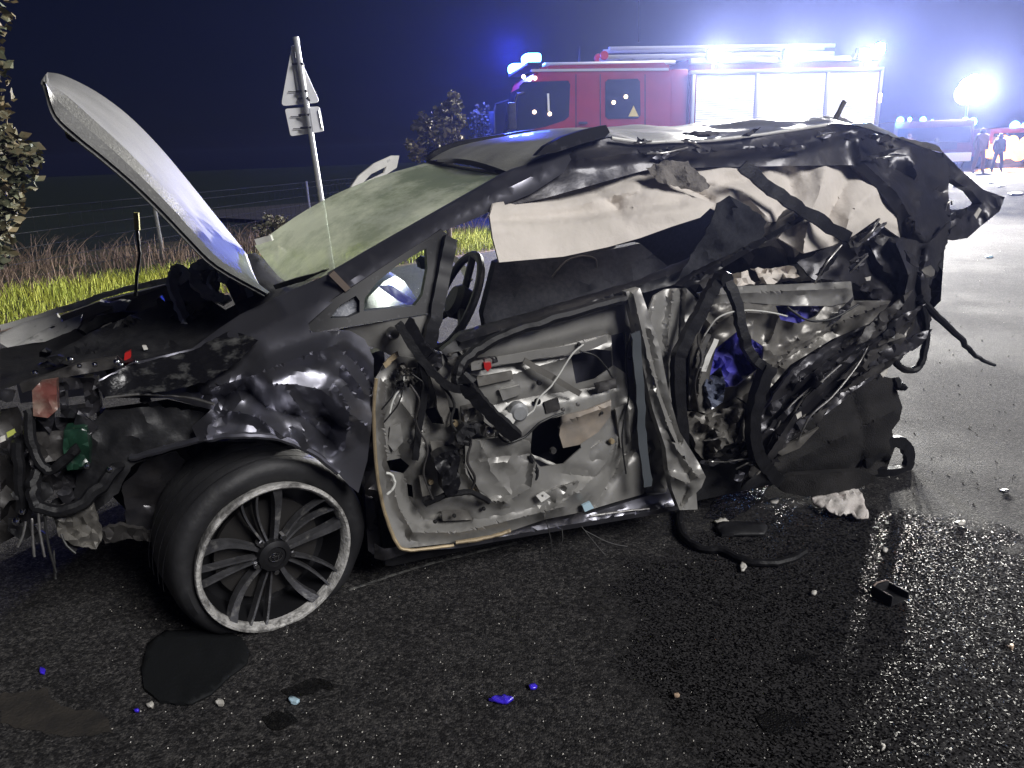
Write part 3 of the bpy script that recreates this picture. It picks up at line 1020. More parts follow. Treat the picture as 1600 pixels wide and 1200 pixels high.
for k in range(15):
    wide = k % 3 == 0
    an0 = math.radians(74 + (k // 3) * 72 + (0, 30, 43)[k % 3])
    w0, w1 = (.008, .018) if wide else (.004, .0045)
    tw = .16 if wide else -.10
    vs, fs = [], []
    n_ = 7
    for i in range(n_ + 1):
        t = i / n_
        r = .040 + (.226 - .040) * t
        a = an0 + tw * t * t
        c = Vector((math.cos(a), 0, math.sin(a)))
        s_ = Vector((-math.sin(a), 0, math.cos(a)))
        w = w0 + (w1 - w0) * t ** 1.6
        y = -.020 + .028 * t - .018 * math.sin(math.pi * t)
        for (sx, dy) in ((-1, -.03), (-.8, 0), (.8, 0), (1, -.03)):
            vs.append(MW @ (c * r + s_ * w * sx + Vector((0, y + dy, 0))))
    for i in range(n_):
        for j in range(3):
            a_ = i * 4 + j
            fs.append((a_, a_ + 4, a_ + 5, a_ + 1))
    mk('spoke', vs, fs, M['alloy'], rim, sharp=30)
cap = MB().lathe([(.052, -.03), (.050, -.004), (.040, .0), (.033, .002), (.031, -.004), (0, -.003)], 32, MW).build('hub', M['alloy_dark'], rim)
b = MB()
for (ex, ey, ox, oz) in ((.020, .014, 0, 0), (.007, .013, 0, 0), (.014, .005, 0, .007)):
    P = [MW @ Vector((ox + ex * math.cos(2 * math.pi * k / 24), .002, oz + ey * math.sin(2 * math.pi * k / 24))) for k in range(25)]
    b.tube(P, .0016, 5)
b.build('emblem', M['chrome'], rim)
for k in range(5):
    a = math.radians(54 + 72 * k)
    MB().lathe([(0, .004), (.008, .004), (.010, -.003), (.010, -.03)], 6, MW @ Matrix.Translation((.060 * math.cos(a), -.012, .060 * math.sin(a)))).build('lug_nut', M['chrome'], rim)

# --- front end junk
panel('radiator_support', [(0, 640, .25), (28, 635, .25), (45, 680, .25), (50, 760, .25), (40, 830, .25), (0, 850, .25)], M['grime'], car, sp=12, crumple=.04, cs=40, seed=31, jag=1)
panel('crash_plate', [(48, 655, .2), (125, 650, .2), (135, 720, .2), (128, 760, .18), (60, 770, .2), (45, 720, .2)], M['crush'], car, sp=9, crumple=.03, cs=30, seed=32)
panel('inner_bracket', [(52, 676, .15), (108, 672, .15), (110, 715, .15), (60, 725, .16)], M['grime'], car, sp=9, crumple=.02, cs=30, seed=33)
panel('marker_lamp', [(50, 610, .12), (62, 598, .12), (88, 594, .11), (90, 640, .1), (75, 653, .1), (52, 650, .12)], M['marker'], car, sp=7, thick=.03, crumple=.01, cs=20)
panel('lamp_housing', [(92, 590, .17), (152, 590, .17), (158, 640, .15), (135, 655, .15), (95, 652, .16)], M['crush'], car, sp=8, thick=.04, crumple=.03, cs=24, holes=[[(102, 610), (130, 606), (134, 636), (104, 640)]], seed=5)
panel('crash_beam', [(30, 600, .22), (70, 588, .2), (130, 566, .18), (180, 560, .17), (182, 575, .17), (110, 588, .18), (60, 606, .2), (35, 614, .22)], M['grime'], car, sp=8, thick=.03, crumple=.012, cs=40)
panel('washer_bottle', [(100, 672, .12), (135, 668, .12), (140, 705, .12), (138, 732, .12), (105, 735, .13), (98, 700, .13)], M['green'], car, thick=.06, sp=8, crumple=.015, cs=30)
strip('radiator_hose', [(58, 735, .12), (52, 765, .1), (60, 790, .08), (95, 800, .07), (130, 785, .08), (160, 755, .1), (185, 725, .12)], M['rubber'], car, .018)
strip('radiator_hose', [(45, 640, .14), (52, 700, .12), (75, 735, .10), (105, 715, .10), (122, 700, .10)], M['rubber'], car, .014)
strip('drain_pipe', [(26, 690, .14), (30, 740, .14), (34, 800, .14)], M['rubber'], car, .016)
panel('lower_arm', [(78, 795, .1), (120, 788, .09), (140, 778, .09), (148, 800, .1), (160, 840, .12), (150, 858, .12), (110, 850, .12), (92, 838, .1)], M['inner2'], car, sp=7, thick=.02, crumple=.03, cs=26, seed=44, jag=1.5)
panel('subframe_end', [(150, 830, .14), (185, 820, .16), (215, 826, .2), (240, 835, .22), (238, 848, .22), (200, 842, .2), (165, 850, .16)], M['grime'], car, sp=7, thick=.02, crumple=.03, cs=26, seed=45, jag=2)
for k, (x, y, dx, dy) in enumerate(((60, 800, 10, 70), (70, 805, 18, 90), (50, 810, 4, 60), (84, 860, 3, 45), (40, 815, -12, 40), (96, 835, 22, 30))):
    strip('dangling_wire', [(x, y, .08), (x + dx * .3, y + dy * .5, .07), (x + dx, y + dy, .06)], M['darkwire'] if k % 2 else M['steel'], car, .0035)
rn = random.Random(11)
for k in range(30):
    x, y = rn.uniform(0, 230), rn.uniform(560, 850)
    if x > 130 and y > 690: x -= 120
    s = rn.uniform(9, 26)
    a0 = rn.uniform(0, 6.28)
    pl = [(x + math.cos(a0 + j * 1.05) * s * rn.uniform(.4, 1.2), y + math.sin(a0 + j * 1.05) * s * rn.uniform(.4, 1.2)) for j in range(6)]
    panel('broken_bracket', pl, rn.choice([M['crush'], M['crush'], M['crush'], M['black_plastic'], M['black_plastic']]), car, v=rn.uniform(.12, .3), sp=7, crumple=.016, cs=34, seed=k + 60, thick=.008)
for k, (x, y, r_) in enumerate(((110, 562, .010), (55, 583, .009), (124, 572, .007), (148, 570, .008), (136, 728, .010), (172, 733, .010), (26, 815, .012), (35, 800, .009), (182, 566, .009), (188, 570, .008), (212, 566, .007))):
    MB().lathe([(0, -r_), (r_ * .7, -r_ * .7), (r_, 0), (r_ * .8, r_)], 10, Matrix.Translation(Wc(x, y, .10 if y > 700 else .14))).build('bolt_head', M['chrome'], car)
panel('warning_sticker', [(0, 683, .19), (8, 680, .19), (9, 688, .19), (0, 692, .19)], M['white_bit'], car, sp=5)
panel('warning_sticker', [(10, 676, .18), (22, 670, .18), (25, 677, .18), (12, 684, .18)], mat('yellow_sticker', (.5, .55, .12), .5), car, sp=5)

# --- engine bay
panel('engine_cover', [(70, 560, .5), (140, 520, .6), (260, 470, .75), (330, 470, .6), (370, 495, .4), (300, 545, .3), (200, 566, .25), (140, 580, .28)], M['black_plastic'], car, sp=12, crumple=.07, cs=60, seed=21)
panel('inner_wing', [(0, 545, 1.0), (60, 535, 1.1), (130, 500, 1.25), (250, 450, 1.35), (350, 410, 1.3), (340, 470, .8), (200, 545, .5), (60, 590, .4), (0, 610, .4)], M['black_plastic'], car, sp=18, crumple=.06, seed=22)
panel('headlamp_bracket', [(0, 523, 1.20), (30, 508, 1.25), (88, 490, 1.3), (96, 503, 1.25), (60, 520, 1.2), (15, 545, 1.1), (0, 536, 1.1)], M['bright'], car, sp=8, thick=.03, crumple=.01)
panel('headlamp_bracket', [(22, 541, 1.1), (60, 520, 1.15), (98, 503, 1.2), (128, 492, 1.2), (125, 508, 1.15), (118, 520, 1.12), (100, 538, 1.1), (93, 534, 1.1), (105, 520, 1.1), (70, 534, 1.1), (50, 536, 1.1)], M['bright'], car, sp=6, thick=.02, crumple=.008, cs=50, holes=[[(76, 513), (84, 509), (88, 511), (79, 515)]], seed=6)
panel('fluid_reservoir', [(155, 471, 1.2), (172, 474, 1.2), (186, 470, 1.2), (204, 472, 1.2), (198, 480, 1.2), (192, 494, 1.2), (172, 498, 1.2), (177, 488, 1.2), (176, 478, 1.2), (156, 477, 1.2)], M['bright'], car, sp=5, thick=.05, crumple=.01)
strip('bonnet_strut', [(291, 438, .75), (285, 426, .75), (275, 424, .75), (270, 440, .7), (274, 462, .65), (284, 488, .6), (295, 508, .55), (303, 521, .5)], M['bright'], car, .020, flat=(1, .35))
strip('bonnet_hinge', [(352, 420, .9), (335, 413, .9), (318, 414, .9), (304, 424, .9), (306, 440, .85), (320, 455, .8), (338, 465, .8), (355, 471, .78)], M['bright'], car, .020, flat=(1, .4))
strip('bonnet_hinge', [(335, 430, .85), (328, 442, .82), (336, 452, .82)], M['bright'], car, .016, flat=(1, .4))
strip('bonnet_hinge', [(345, 420, .85), (350, 432, .84), (346, 442, .84)], M['bright'], car, .016, flat=(1, .4))
strip('hinge_arm', [(366, 432, .6), (380, 440, .6), (384, 458, .58), (376, 475, .56), (380, 488, .55)], M['rust'], car, .016, flat=(1, .4))
strip('hinge_arm', [(386, 450, .58), (392, 465, .56), (384, 478, .55)], M['bright'], car, .010, flat=(1, .4))
rod = strip('prop_rod', [(212, 462, 1.3), (214, 430, 1.28), (218, 400, 1.26), (216, 375, 1.25), (214, 358, 1.25)], M['darkwire'], car, .0065)
strip('grip', [(214, 360, 1.25), (213, 332, 1.25)], M['yellow'], rod, .011, sub=2)
strip('engine_hose', [(140, 560, .45), (165, 548, .5), (200, 543, .5), (245, 545, .45), (300, 545, .4)], M['rubber'], car, .022)
strip('engine_hose', [(130, 520, .8), (160, 500, .85), (200, 495, .85), (240, 500, .8), (280, 520, .7)], M['rubber'], car, .02)
strip('engine_cable', [(146, 523, .7), (160, 512, .72), (175, 505, .74)], M['steel'], car, .004)
strip('engine_cable', [(210, 538, .5), (260, 543, .45), (320, 538, .4), (345, 525, .35)], M['darkwire'], car, .007)
panel('fuse_box', [(300, 515, .5), (345, 492, .5), (372, 478, .5), (375, 494, .4), (340, 520, .36), (305, 540, .36)], M['black_plastic'], car, sp=10, thick=.05)
panel('air_duct', [(244, 468, .9), (252, 462, .9), (258, 474, .9), (276, 482, .88), (282, 492, .86), (262, 495, .86), (248, 484, .88)], M['grime'], car, sp=6, thick=.03, crumple=.02, cs=20)
panel('red_cap', [(195, 552, .3), (204, 548, .3), (205, 556, .3), (199, 572, .3), (193, 570, .3)], M['redplastic'], car, sp=5, thick=.02)
panel('connector', [(222, 540, .35), (228, 540, .35), (231, 546, .35), (225, 547, .35)], M['white_bit'], car, sp=4, thick=.01)
rn = random.Random(23)
for k in range(16):
    x = rn.uniform(60, 330)
    y = 560 - (x - 60) * .35 + rn.uniform(-15, 25)
    s = rn.uniform(8, 22)
    a0 = rn.uniform(0, 6.28)
    pl = [(x + math.cos(a0 + j * 1.26) * s * rn.uniform(.5, 1.2), y + math.sin(a0 + j * 1.26) * s * .7 * rn.uniform(.5, 1.2)) for j in range(5)]
    panel('engine_bracket', pl, rn.choice([M['black_plastic'], M['crush'], M['black_plastic'], M['grime']]), car, v=rn.uniform(.4, .7), sp=7, crumple=.05, cs=24, seed=k + 160, thick=.02)

# --- dashboard, wheel, seats
panel('dashboard', [(560, 492, .35), (575, 465, .4), (600, 440, .6), (618, 430, .8), (632, 440, .9), (650, 465, .7), (665, 480, .5), (672, 560, .3), (600, 545, .3)], mat('dash_plastic', (.05, .06, .075), .5, bump=.2, bscale=200), car, sp=10, thick=.2)
panel('dash_trim', [(590, 447, .45), (612, 446, .5), (634, 460, .5), (662, 478, .45), (650, 482, .42), (622, 470, .45)], M['foil'], car, sp=8, thick=.01)
MWS = Matrix.Translation(Wc(712, 470, .48)) @ Matrix.Rotation(math.radians(-62), 4, 'Y') @ Matrix.Rotation(math.radians(8), 4, 'Z')
b = MB()
P = [MWS @ Vector((.18 * math.cos(2 * math.pi * k / 36), .18 * math.sin(2 * math.pi * k / 36), 0)) for k in range(37)]
b.tube(P, .015, 8)
for a in (0, 120, 240):
    b.tube([MWS @ Vector((.03 * math.cos(math.radians(a)), .03 * math.sin(math.radians(a)), -.02)), MWS @ Vector((.18 * math.cos(math.radians(a)), .18 * math.sin(math.radians(a)), 0))], .014, 6)
sw_ = b.build('steering_wheel', M['trim'], car)
MB().lathe([(0, .02), (.05, .02), (.065, 0), (.06, -.04)], 20, MWS @ Matrix.Rotation(math.pi / 2, 4, 'X')).build('wheel_boss', M['black_plastic'], sw_)
strip('dash_stalk', [(705, 400, .9), (720, 415, .9), (735, 440, .85)], M['bright'], car, .012, flat=(1, .4))


def seat(u, v, name):
    b_ = MB().box((-.25, -.24, .32), (.27, .24, .46), .06)
    o_ = b_.build(name, M['seat'], car)
    o_.location = (u, v, 0)
    MB().box((-.06, -.23, 0), (.08, .23, .56), .055, Matrix.Translation((.27, 0, .42)) @ Matrix.Rotation(math.radians(16), 4, 'Y')).build('backrest', M['seat'], o_)
    MB().box((-.045, -.13, 0), (.05, .13, .17), .045, Matrix.Translation((.43, 0, .99)) @ Matrix.Rotation(math.radians(12), 4, 'Y')).build('headrest', M['seat'], o_)
    return o_


seat(.86, .52, 'front_seat')
seat(.92, 1.15, 'front_seat')
MB().box((1.75, .3, .35), (2.2, 1.5, .5), .05).build('rear_bench', M['seat'], car)
panel('seat_side', [(775, 410, .35), (800, 400, .35), (930, 395, .35), (1000, 380, .35), (1060, 430, .3), (980, 455, .25), (850, 490, .22), (760, 520, .22), (755, 490, .25)], M['seat'], car, sp=14, crumple=.03, thick=.05)
strip('headrest_piping', [(850, 455, .33), (865, 430, .33), (885, 408, .33), (910, 400, .33), (930, 405, .33), (932, 418, .33)], M['grime'], car, .004)

# --- front door: torn inner shell
door = panel('front_door_shell', [(586, 592, .04), (598, 572, .05), (622, 556, .06), (655, 560, .06), (700, 552, .07), (748, 527, .08), (850, 492, .08), (978, 461, .10), (986, 480, .1), (990, 520, .09), (1000, 600, .08), (1010, 690, .08), (1020, 745, .08), (1005, 772, .07), (960, 785, .05), (910, 800, .03), (850, 812, .02), (792, 832, .02), (710, 848, .03), (628, 857, .03), (612, 832, .04), (594, 782, .05), (586, 700, .05)],
      M['inner'], car, sp=6.5, thick=.006, crumple=.006, cs=90, seed=14, oct=2, ck=.72, sharp=28,
      ctrl=[(700, 640, .07), (800, 600, .06), (780, 730, .03), (900, 560, .09), (930, 700, .05), (660, 780, .08), (870, 780, .0)],
      holes=[[(662, 640), (690, 634), (716, 638), (718, 656), (700, 664), (676, 662)], [(832, 668), (850, 656), (880, 650), (902, 662), (908, 700), (880, 725), (845, 730), (828, 712)],
             [(892, 556), (930, 545), (955, 548), (957, 572), (930, 592), (900, 600)], [(955, 524), (978, 518), (980, 585), (958, 570)], [(604, 720), (626, 716), (640, 728), (630, 740), (610, 736)], [(636, 756), (644, 758), (646, 778), (638, 776)]],
      creases=[([(604, 600), (600, 660), (606, 720), (622, 790), (645, 832)], -.03, 12), ([(645, 832), (720, 832), (800, 812), (880, 792)], -.03, 12), ([(622, 700), (640, 780), (662, 812), (730, 812)], .035, 14),
               ([(722, 690), (728, 740), (760, 782), (790, 785)], -.035, 10), ([(790, 785), (830, 762), (838, 700)], -.03, 10), ([(724, 705), (800, 700), (832, 690)], .02, 10), ([(760, 690), (775, 740)], .015, 12),
               ([(720, 570), (800, 560), (950, 522)], .025, 12), ([(740, 605), (830, 575), (960, 540)], -.015, 14), ([(650, 590), (672, 620), (660, 690)], .04, 18), ([(690, 600), (664, 660), (650, 720)], -.03, 12), ([(905, 770), (950, 720), (985, 640)], -.035, 22), ([(880, 740), (930, 745), (990, 700)], .04, 20), ([(930, 790), (960, 740), (1000, 650)], .03, 14), ([(850, 805), (900, 770)], -.03, 14), ([(740, 640), (830, 620), (960, 600)], .02, 16), ([(628, 630), (660, 670), (640, 700)], -.03, 14)])
strip('door_hem', [(588, 592, .03), (584, 640, .035), (587, 720, .04), (597, 785, .035), (613, 834, .025), (630, 858, .015), (668, 857, .015), (709, 852, .015)], M['edge'], car, .006)
strip('door_hem', [(712, 848, .012), (750, 842, .01), (783, 834, .01), (797, 829, .01)], M['edge'], car, .007)
strip('door_hem', [(600, 572, .03), (612, 560, .035), (622, 553, .04)], M['edge'], car, .008, flat=(1, .4))
panel('door_cavity', [(640, 630, .19), (740, 560, .19), (970, 500, .2), (985, 600, .19), (1000, 740, .18), (900, 790, .17), (700, 840, .17), (600, 800, .17), (595, 720, .17), (640, 700, .18)], mat('cavity_skin', (.030, .032, .048), .6, col2=(.055, .055, .075), nscale=9, dirt=(.2, .2, .22), dscale=60, damount=(.68, .72)), car, sp=18, crumple=.02)
# shapes on the door
panel('speaker_cover', [(727, 690, .02), (790, 682, .0), (828, 690, .01), (832, 730, .02), (826, 752, .02), (800, 782, .015), (775, 785, .015), (748, 765, .015), (727, 725, .02)], M['inner'], car, sp=9, thick=.012, crumple=.012, cs=60, seed=9, creases=[([(735, 720), (790, 712), (826, 712)], .012, 10), ([(750, 690), (770, 740), (800, 775)], -.01, 10)])
panel('reinforcement_plate', [(878, 650, .03), (920, 640, .02), (955, 625, .03), (954, 650, .03), (935, 675, .03), (905, 695, .02), (880, 700, .03), (874, 680, .03)], mat('tan_plate', (.36, .30, .24), .5, col2=(.22, .2, .18), nscale=10), car, sp=8, thick=.008, crumple=.01, creases=[([(880, 660), (950, 635)], -.02, 10)])
panel('latch_plate', [(846, 772, -.01), (866, 764, -.02), (905, 752, -.01), (898, 772, -.01), (880, 790, -.01), (852, 795, -.01)], M['inner'], car, sp=6, thick=.01, crumple=.02, cs=24, seed=4)
panel('latch_plate', [(838, 775, -.015), (850, 768, -.02), (860, 776, -.02), (846, 785, -.02)], M['bright'], car, sp=4, thick=.006, holes=[[(846, 773), (849, 773), (849, 777), (846, 777)]])
strip('regulator_rail', [(735, 572, .035), (830, 555, .035), (905, 543, .035), (948, 529, .035)], M['inner'], car, .013, flat=(1, .3))
strip('regulator_arm', [(818, 563, .03), (860, 588, .03), (906, 616, .03)], M['inner2'], car, .010, flat=(1, .3))
strip('regulator_cable', [(912, 538, .01), (895, 552, .01), (878, 578, .01), (862, 602, .01), (842, 622, .01), (834, 640, .01), (822, 650, .01)], M['wire'], car, .003)
MB().lathe([(0, -.03), (.022, -.03), (.032, -.02), (.032, .01)], 20, Matrix.Translation(Wc(808, 642, .03))).build('regulator_pulley', M['galv'], car)
MB().lathe([(0, -.025), (.02, -.025), (.022, .01)], 16, Matrix.Translation(Wc(792, 652, .03))).build('regulator_pulley', M['bright'], car)
panel('regulator_motor', [(724, 640, .0), (742, 636, -.02), (756, 650, -.02), (756, 664, -.02), (740, 672, -.02), (726, 662, .0)], M['steel'], car, sp=5, thick=.04, crumple=.02, cs=14)
panel('regulator_motor', [(752, 655, .0), (768, 668, -.02), (780, 676, -.02), (775, 684, -.01), (756, 682, -.01)], M['steel'], car, sp=5, thick=.03, crumple=.02, cs=14, seed=3)
panel('torn_connector', [(712, 680, -.03), (726, 664, -.03), (752, 660, -.03), (748, 676, -.03), (738, 682, -.03), (734, 698, -.03), (716, 694, -.03)], M['black_plastic'], car, sp=5, thick=.03, crumple=.02, cs=16)
panel('door_lamp', [(744, 562, .03), (776, 558, .03), (779, 566, .03), (748, 568, .03)], M['crush'], car, sp=4, thick=.02, crumple=.02, cs=10)
panel('lamp_lens', [(756, 567, .02), (767, 566, .02), (768, 574, .02), (762, 581, .02), (757, 575, .02)], M['redplastic'], car, sp=4, thick=.015)
panel('dangling_motor', [(678, 716, -.01), (690, 708, -.02), (714, 702, -.02), (720, 716, -.03), (716, 735, -.03), (720, 755, -.04), (714, 772, -.04), (700, 778, -.04), (691, 765, -.03), (690, 745, -.03), (680, 730, -.02)], M['trim'], car, sp=5, thick=.05, crumple=.02, cs=26, seed=7)
strip('lower_seal', [(664, 788, .02), (690, 776, .0), (712, 771, -.01), (738, 770, -.01), (765, 784, .0)], M['rubber'], car, .010)
strip('lower_seal', [(828, 712, .02), (836, 730, .01), (836, 745, .01), (824, 764, .01)], M['rubber'], car, .010)
strip('cavity_rod', [(830, 712, .1), (860, 724, .11), (890, 738, .12)], M['bright'], car, .006)
strip('door_channel', [(655, 552, .03), (664, 600, .03), (656, 660, .03), (648, 718, .03)], M['rubber'], car, .010, flat=(1, .6))
strip('door_channel', [(674, 570, .02), (684, 600, .02), (694, 640, .02), (702, 662, .02)], M['inner2'], car, .017, flat=(1, .5))
panel('channel_block', [(662, 556, .0), (690, 552, .0), (692, 572, .0), (680, 584, .0), (664, 572, .0)], M['crush'], car, sp=6, thick=.03, crumple=.02, cs=20)
strip('pale_cable', [(632, 588, .0), (628, 602, .0), (618, 618, .0), (612, 632, .0), (609, 646, .0)], M['wire'], car, .003)
strip('pale_cable', [(603, 739, .0), (612, 742, .0), (617, 755, .0), (612, 766, .0), (605, 772, .0)], M['wire'], car, .004)
for k, (x, y, x2, y2) in enumerate(((618, 590, 596, 640), (630, 600, 600, 660), (645, 585, 660, 610))):
    strip('dark_cable', [(x, y, .0), ((x + x2) / 2 + 8, (y + y2) / 2, -.01), (x2, y2, .0)], M['darkwire'], car, .0025)
rn = random.Random(5)
for k in range(9):
    x, y = 618 + rn.uniform(0, 38), 566 + rn.uniform(0, 40)
    s = rn.uniform(5, 11)
    pl = [(x + math.cos(j * 1.05) * s * rn.uniform(.6, 1.2), y + math.sin(j * 1.05) * s * rn.uniform(.6, 1.2)) for j in range(6)]
    panel('mirror_remnant', pl, rn.choice([M['crush'], M['steel'], M['trim'], M['inner2']]), car, v=rn.uniform(-.02, .03), sp=4, crumple=.03, cs=9, seed=k + 5, thick=.01)
for k, (x, y) in enumerate(((905, 538), (940, 645), (880, 640), (903, 632), (822, 738), (756, 795), (680, 815), (710, 806), (640, 690), (770, 640), (985, 560), (850, 770))):
    MB().lathe([(0, -.004), (.006, -.003), (.007, .004)], 10, Matrix.Translation(Wc(x, y, .02))).build('clip', rn.choice([M['steel'], M['darkwire']]), car)
for k in range(16):
    x, y = rn.uniform(610, 980), rn.uniform(590, 800)
    if inside(x, y, [(600, 600), (700, 570), (960, 490), (985, 740), (900, 780), (640, 830)]):
        r_ = rn.uniform(.004, .010)
        MB().lathe([(0, -.003), (r_, -.003), (r_ * 1.25, .001), (r_ * 1.3, .01)], 10, Matrix.Translation(Wc(x, y, .035))).build('grommet', rn.choice([M['rubber'], M['rubber'], M['grime'], M['edge']]), car)
for k, pts in enumerate([
        [(640, 600, .0), (655, 625, -.01), (650, 660, .0), (668, 700, .0), (662, 740, .0), (676, 780, .0)],
        [(770, 668, .0), (790, 690, -.01), (820, 682, .0), (845, 660, .0), (880, 645, .01)],
        [(905, 548, .03), (930, 556, .03), (944, 570, .03), (957, 590, .03)],
        [(724, 668, -.02), (736, 690, -.02), (730, 720, -.02), (742, 748, -.01), (735, 768, .0)],
        [(985, 520, .04), (978, 560, .03), (982, 620, .03), (972, 680, .02), (978, 740, .02)],
        [(690, 600, .01), (710, 630, .0), (705, 660, -.01), (725, 690, -.01)],
        [(1100, 500, .03), (1090, 530, .02), (1096, 560, .02), (1086, 600, .02), (1092, 640, .02)],
        [(1230, 480, .03), (1262, 500, .0), (1300, 498, .0), (1340, 476, .02)],
        [(1150, 620, .02), (1172, 640, .0), (1166, 676, .0), (1190, 700, .0), (1196, 740, .0)]]):
    strip('wiring_loom', pts, M['darkwire'] if k % 3 else M['grime'], car, .0045 if k % 2 else .003)
for k, (pl, m_) in enumerate([
        ([(610, 668), (626, 662), (630, 690), (616, 706), (606, 694)], 'inner'), ([(672, 690), (700, 690), (704, 704), (676, 708)], 'inner2'), ([(745, 590), (800, 580), (802, 592), (748, 604)], 'inner2'),
        ([(850, 630), (872, 622), (876, 640), (854, 646)], 'grime'), ([(900, 715), (940, 690), (960, 700), (925, 745), (902, 742)], 'inner'), ([(655, 745), (672, 742), (676, 772), (660, 776)], 'inner2'),
        ([(780, 610), (812, 602), (816, 616), (786, 626)], 'inner'), ([(930, 600), (962, 592), (964, 606), (934, 614)], 'grime'), ([(690, 800), (740, 798), (742, 812), (692, 814)], 'inner2'), ([(962, 640), (980, 630), (986, 690), (970, 700)], 'inner')]):
    panel('pressed_plate', [(x, y, .042) for x, y in pl], M[m_], car, sp=6, thick=.012, crumple=.006, cs=26, seed=k + 400)
# belt line and seals
panel('belt_trim', [(690, 548, .06), (722, 520, .08), (800, 499, .1), (900, 470, .12), (1000, 440, .15), (1120, 388, .18), (1248, 322, .22), (1262, 334, .2), (1130, 402, .16), (1064, 442, .13), (980, 463, .1), (850, 494, .08), (765, 527, .07), (728, 556, .05), (700, 562, .05)], M['trim'], car, sp=10, thick=.03, crumple=.006, cs=90, jag=1, creases=[([(720, 535), (900, 480), (1060, 425), (1250, 330)], -.02, 10)])
panel('belt_inner', [(700, 552, .04), (722, 548, .04), (760, 532, .05), (790, 528, .05), (760, 548, .04), (722, 570, .04), (700, 572, .04)], M['steel'], car, sp=6, crumple=.03, cs=14)
strip('door_seal', [(978, 466, .06), (920, 483, .05), (850, 503, .04), (790, 523, .03), (745, 547, .02), (721, 570, .0), (714, 588, -.01), (722, 600, -.02), (733, 600, -.02)], M['rubber'], car, .019)
strip('door_seal', [(733, 586, -.03), (728, 600, -.03), (735, 612, -.03), (755, 634, -.03), (782, 660, -.04), (806, 681, -.04)], M['rubber'], car, .021, flat=(1, .6))
strip('window_channel', [(622, 505, -.01), (640, 534, -.02), (662, 566, -.03), (686, 592, -.03), (708, 606, -.03), (724, 606, -.02)], M['rubber'], car, .012, flat=(1, .7))
strip('window_channel', [(637, 502, -.01), (652, 526, -.02), (668, 550, -.02), (674, 556, -.02)], M['trim'], car, .016, flat=(1, .5))
# sill
panel('sill_trim', [(640, 862, .04), (790, 832, .05), (920, 803, .05), (1010, 775, .06), (1062, 768, .06), (1068, 795, .06), (1000, 808, .05), (900, 825, .05), (800, 842, .05), (720, 856, .05)], M['paint'], car, sp=10, thick=.08, crumple=.015, creases=[([(720, 850), (900, 818), (1060, 790)], -.02, 8)])
strip('sill_edge', [(922, 806, .03), (980, 798, .03), (1014, 795, .03)], M['steel'], car, .004)
panel('blue_clip', [(910, 790, .0), (922, 784, .0), (928, 794, .0), (914, 800, .0)], M['ltblue'], car, sp=4, thick=.01)
for k, (x, y, x2, y2) in enumerate(((853, 812, 862, 872), (878, 825, 872, 852), (908, 822, 946, 868), (912, 828, 980, 854))):
    strip('loose_strand', [(x, y, .0), ((x + x2) / 2 + 4, (y + y2) / 2 + 6, -.03), (x2, y2, -.05)], M['darkwire'], car, .002)

# --- centre pillar, torn off at the foot
panel('centre_pillar', [(978, 456, .05), (1000, 450, .05), (1012, 485, .02), (1032, 545, .0), (1046, 620, -.02), (1062, 675, -.04), (1090, 720, -.06), (1103, 745, -.07), (1096, 762, -.07), (1088, 770, -.07), (1090, 796, -.07), (1062, 797, -.07), (1050, 765, -.06), (1044, 735, -.05), (1040, 700, -.04), (1020, 640, -.01), (1004, 570, .0), (990, 505, .03)], M['inner'], car, sp=6, thick=.03, crumple=.007, cs=40, seed=19, oct=2,
      creases=[([(990, 460), (1008, 540), (1028, 620), (1056, 700), (1090, 745)], -.025, 9), ([(1010, 520), (1030, 610), (1060, 690)], .02, 7), ([(1050, 745), (1075, 755), (1096, 740)], -.03, 12), ([(1062, 790), (1074, 765)], .03, 10)],
      holes=[[(1006, 545), (1010, 552), (1012, 566), (1008, 560)], [(1018, 585), (1022, 590), (1026, 606), (1021, 602)], [(1040, 668), (1046, 672), (1056, 692), (1050, 692)], [(1066, 712), (1070, 712), (1071, 718), (1067, 718)]])
panel('pillar_outer', [(986, 480, .07), (998, 520, .06), (1012, 600, .05), (1030, 690, .05), (1050, 740, .05), (1040, 770, .06), (1010, 770, .07), (1000, 690, .08), (990, 580, .09)], M['inner'], car, sp=8, crumple=.03, cs=45, seed=20, thick=.01)
strip('belt_webbing', [(992, 520, .0), (1000, 600, -.01), (1003, 680, -.01), (1012, 760, -.02)], mat('grey_webbing', (.06, .07, .08), .7), car, .016, flat=(1, .15))

# --- rear door inner, folded
panel('rear_door_edge', [(1010, 492, .06), (1022, 462, .08), (1040, 452, .1), (1072, 450, .1), (1092, 470, .1), (1080, 520, .08), (1066, 580, .07), (1062, 660, .06), (1046, 620, .05), (1030, 560, .05)], M['inner'], car, sp=6, thick=.008, crumple=.012, cs=36, seed=24, oct=2,
      creases=[([(1052, 455), (1044, 520), (1042, 600)], -.03, 9), ([(1064, 455), (1060, 540), (1054, 620)], .03, 8), ([(1024, 470), (1016, 500), (1034, 560)], -.02, 10)])
panel('rear_door_beam', [(1090, 458, .08), (1140, 448, .09), (1200, 446, .1), (1330, 440, .12), (1334, 470, .1), (1300, 478, .1), (1240, 478, .09), (1160, 472, .08), (1100, 478, .07)], M['inner'], car, sp=8, thick=.01, crumple=.02, cs=60, seed=25, creases=[([(1095, 462), (1200, 456), (1330, 450)], -.02, 9)])
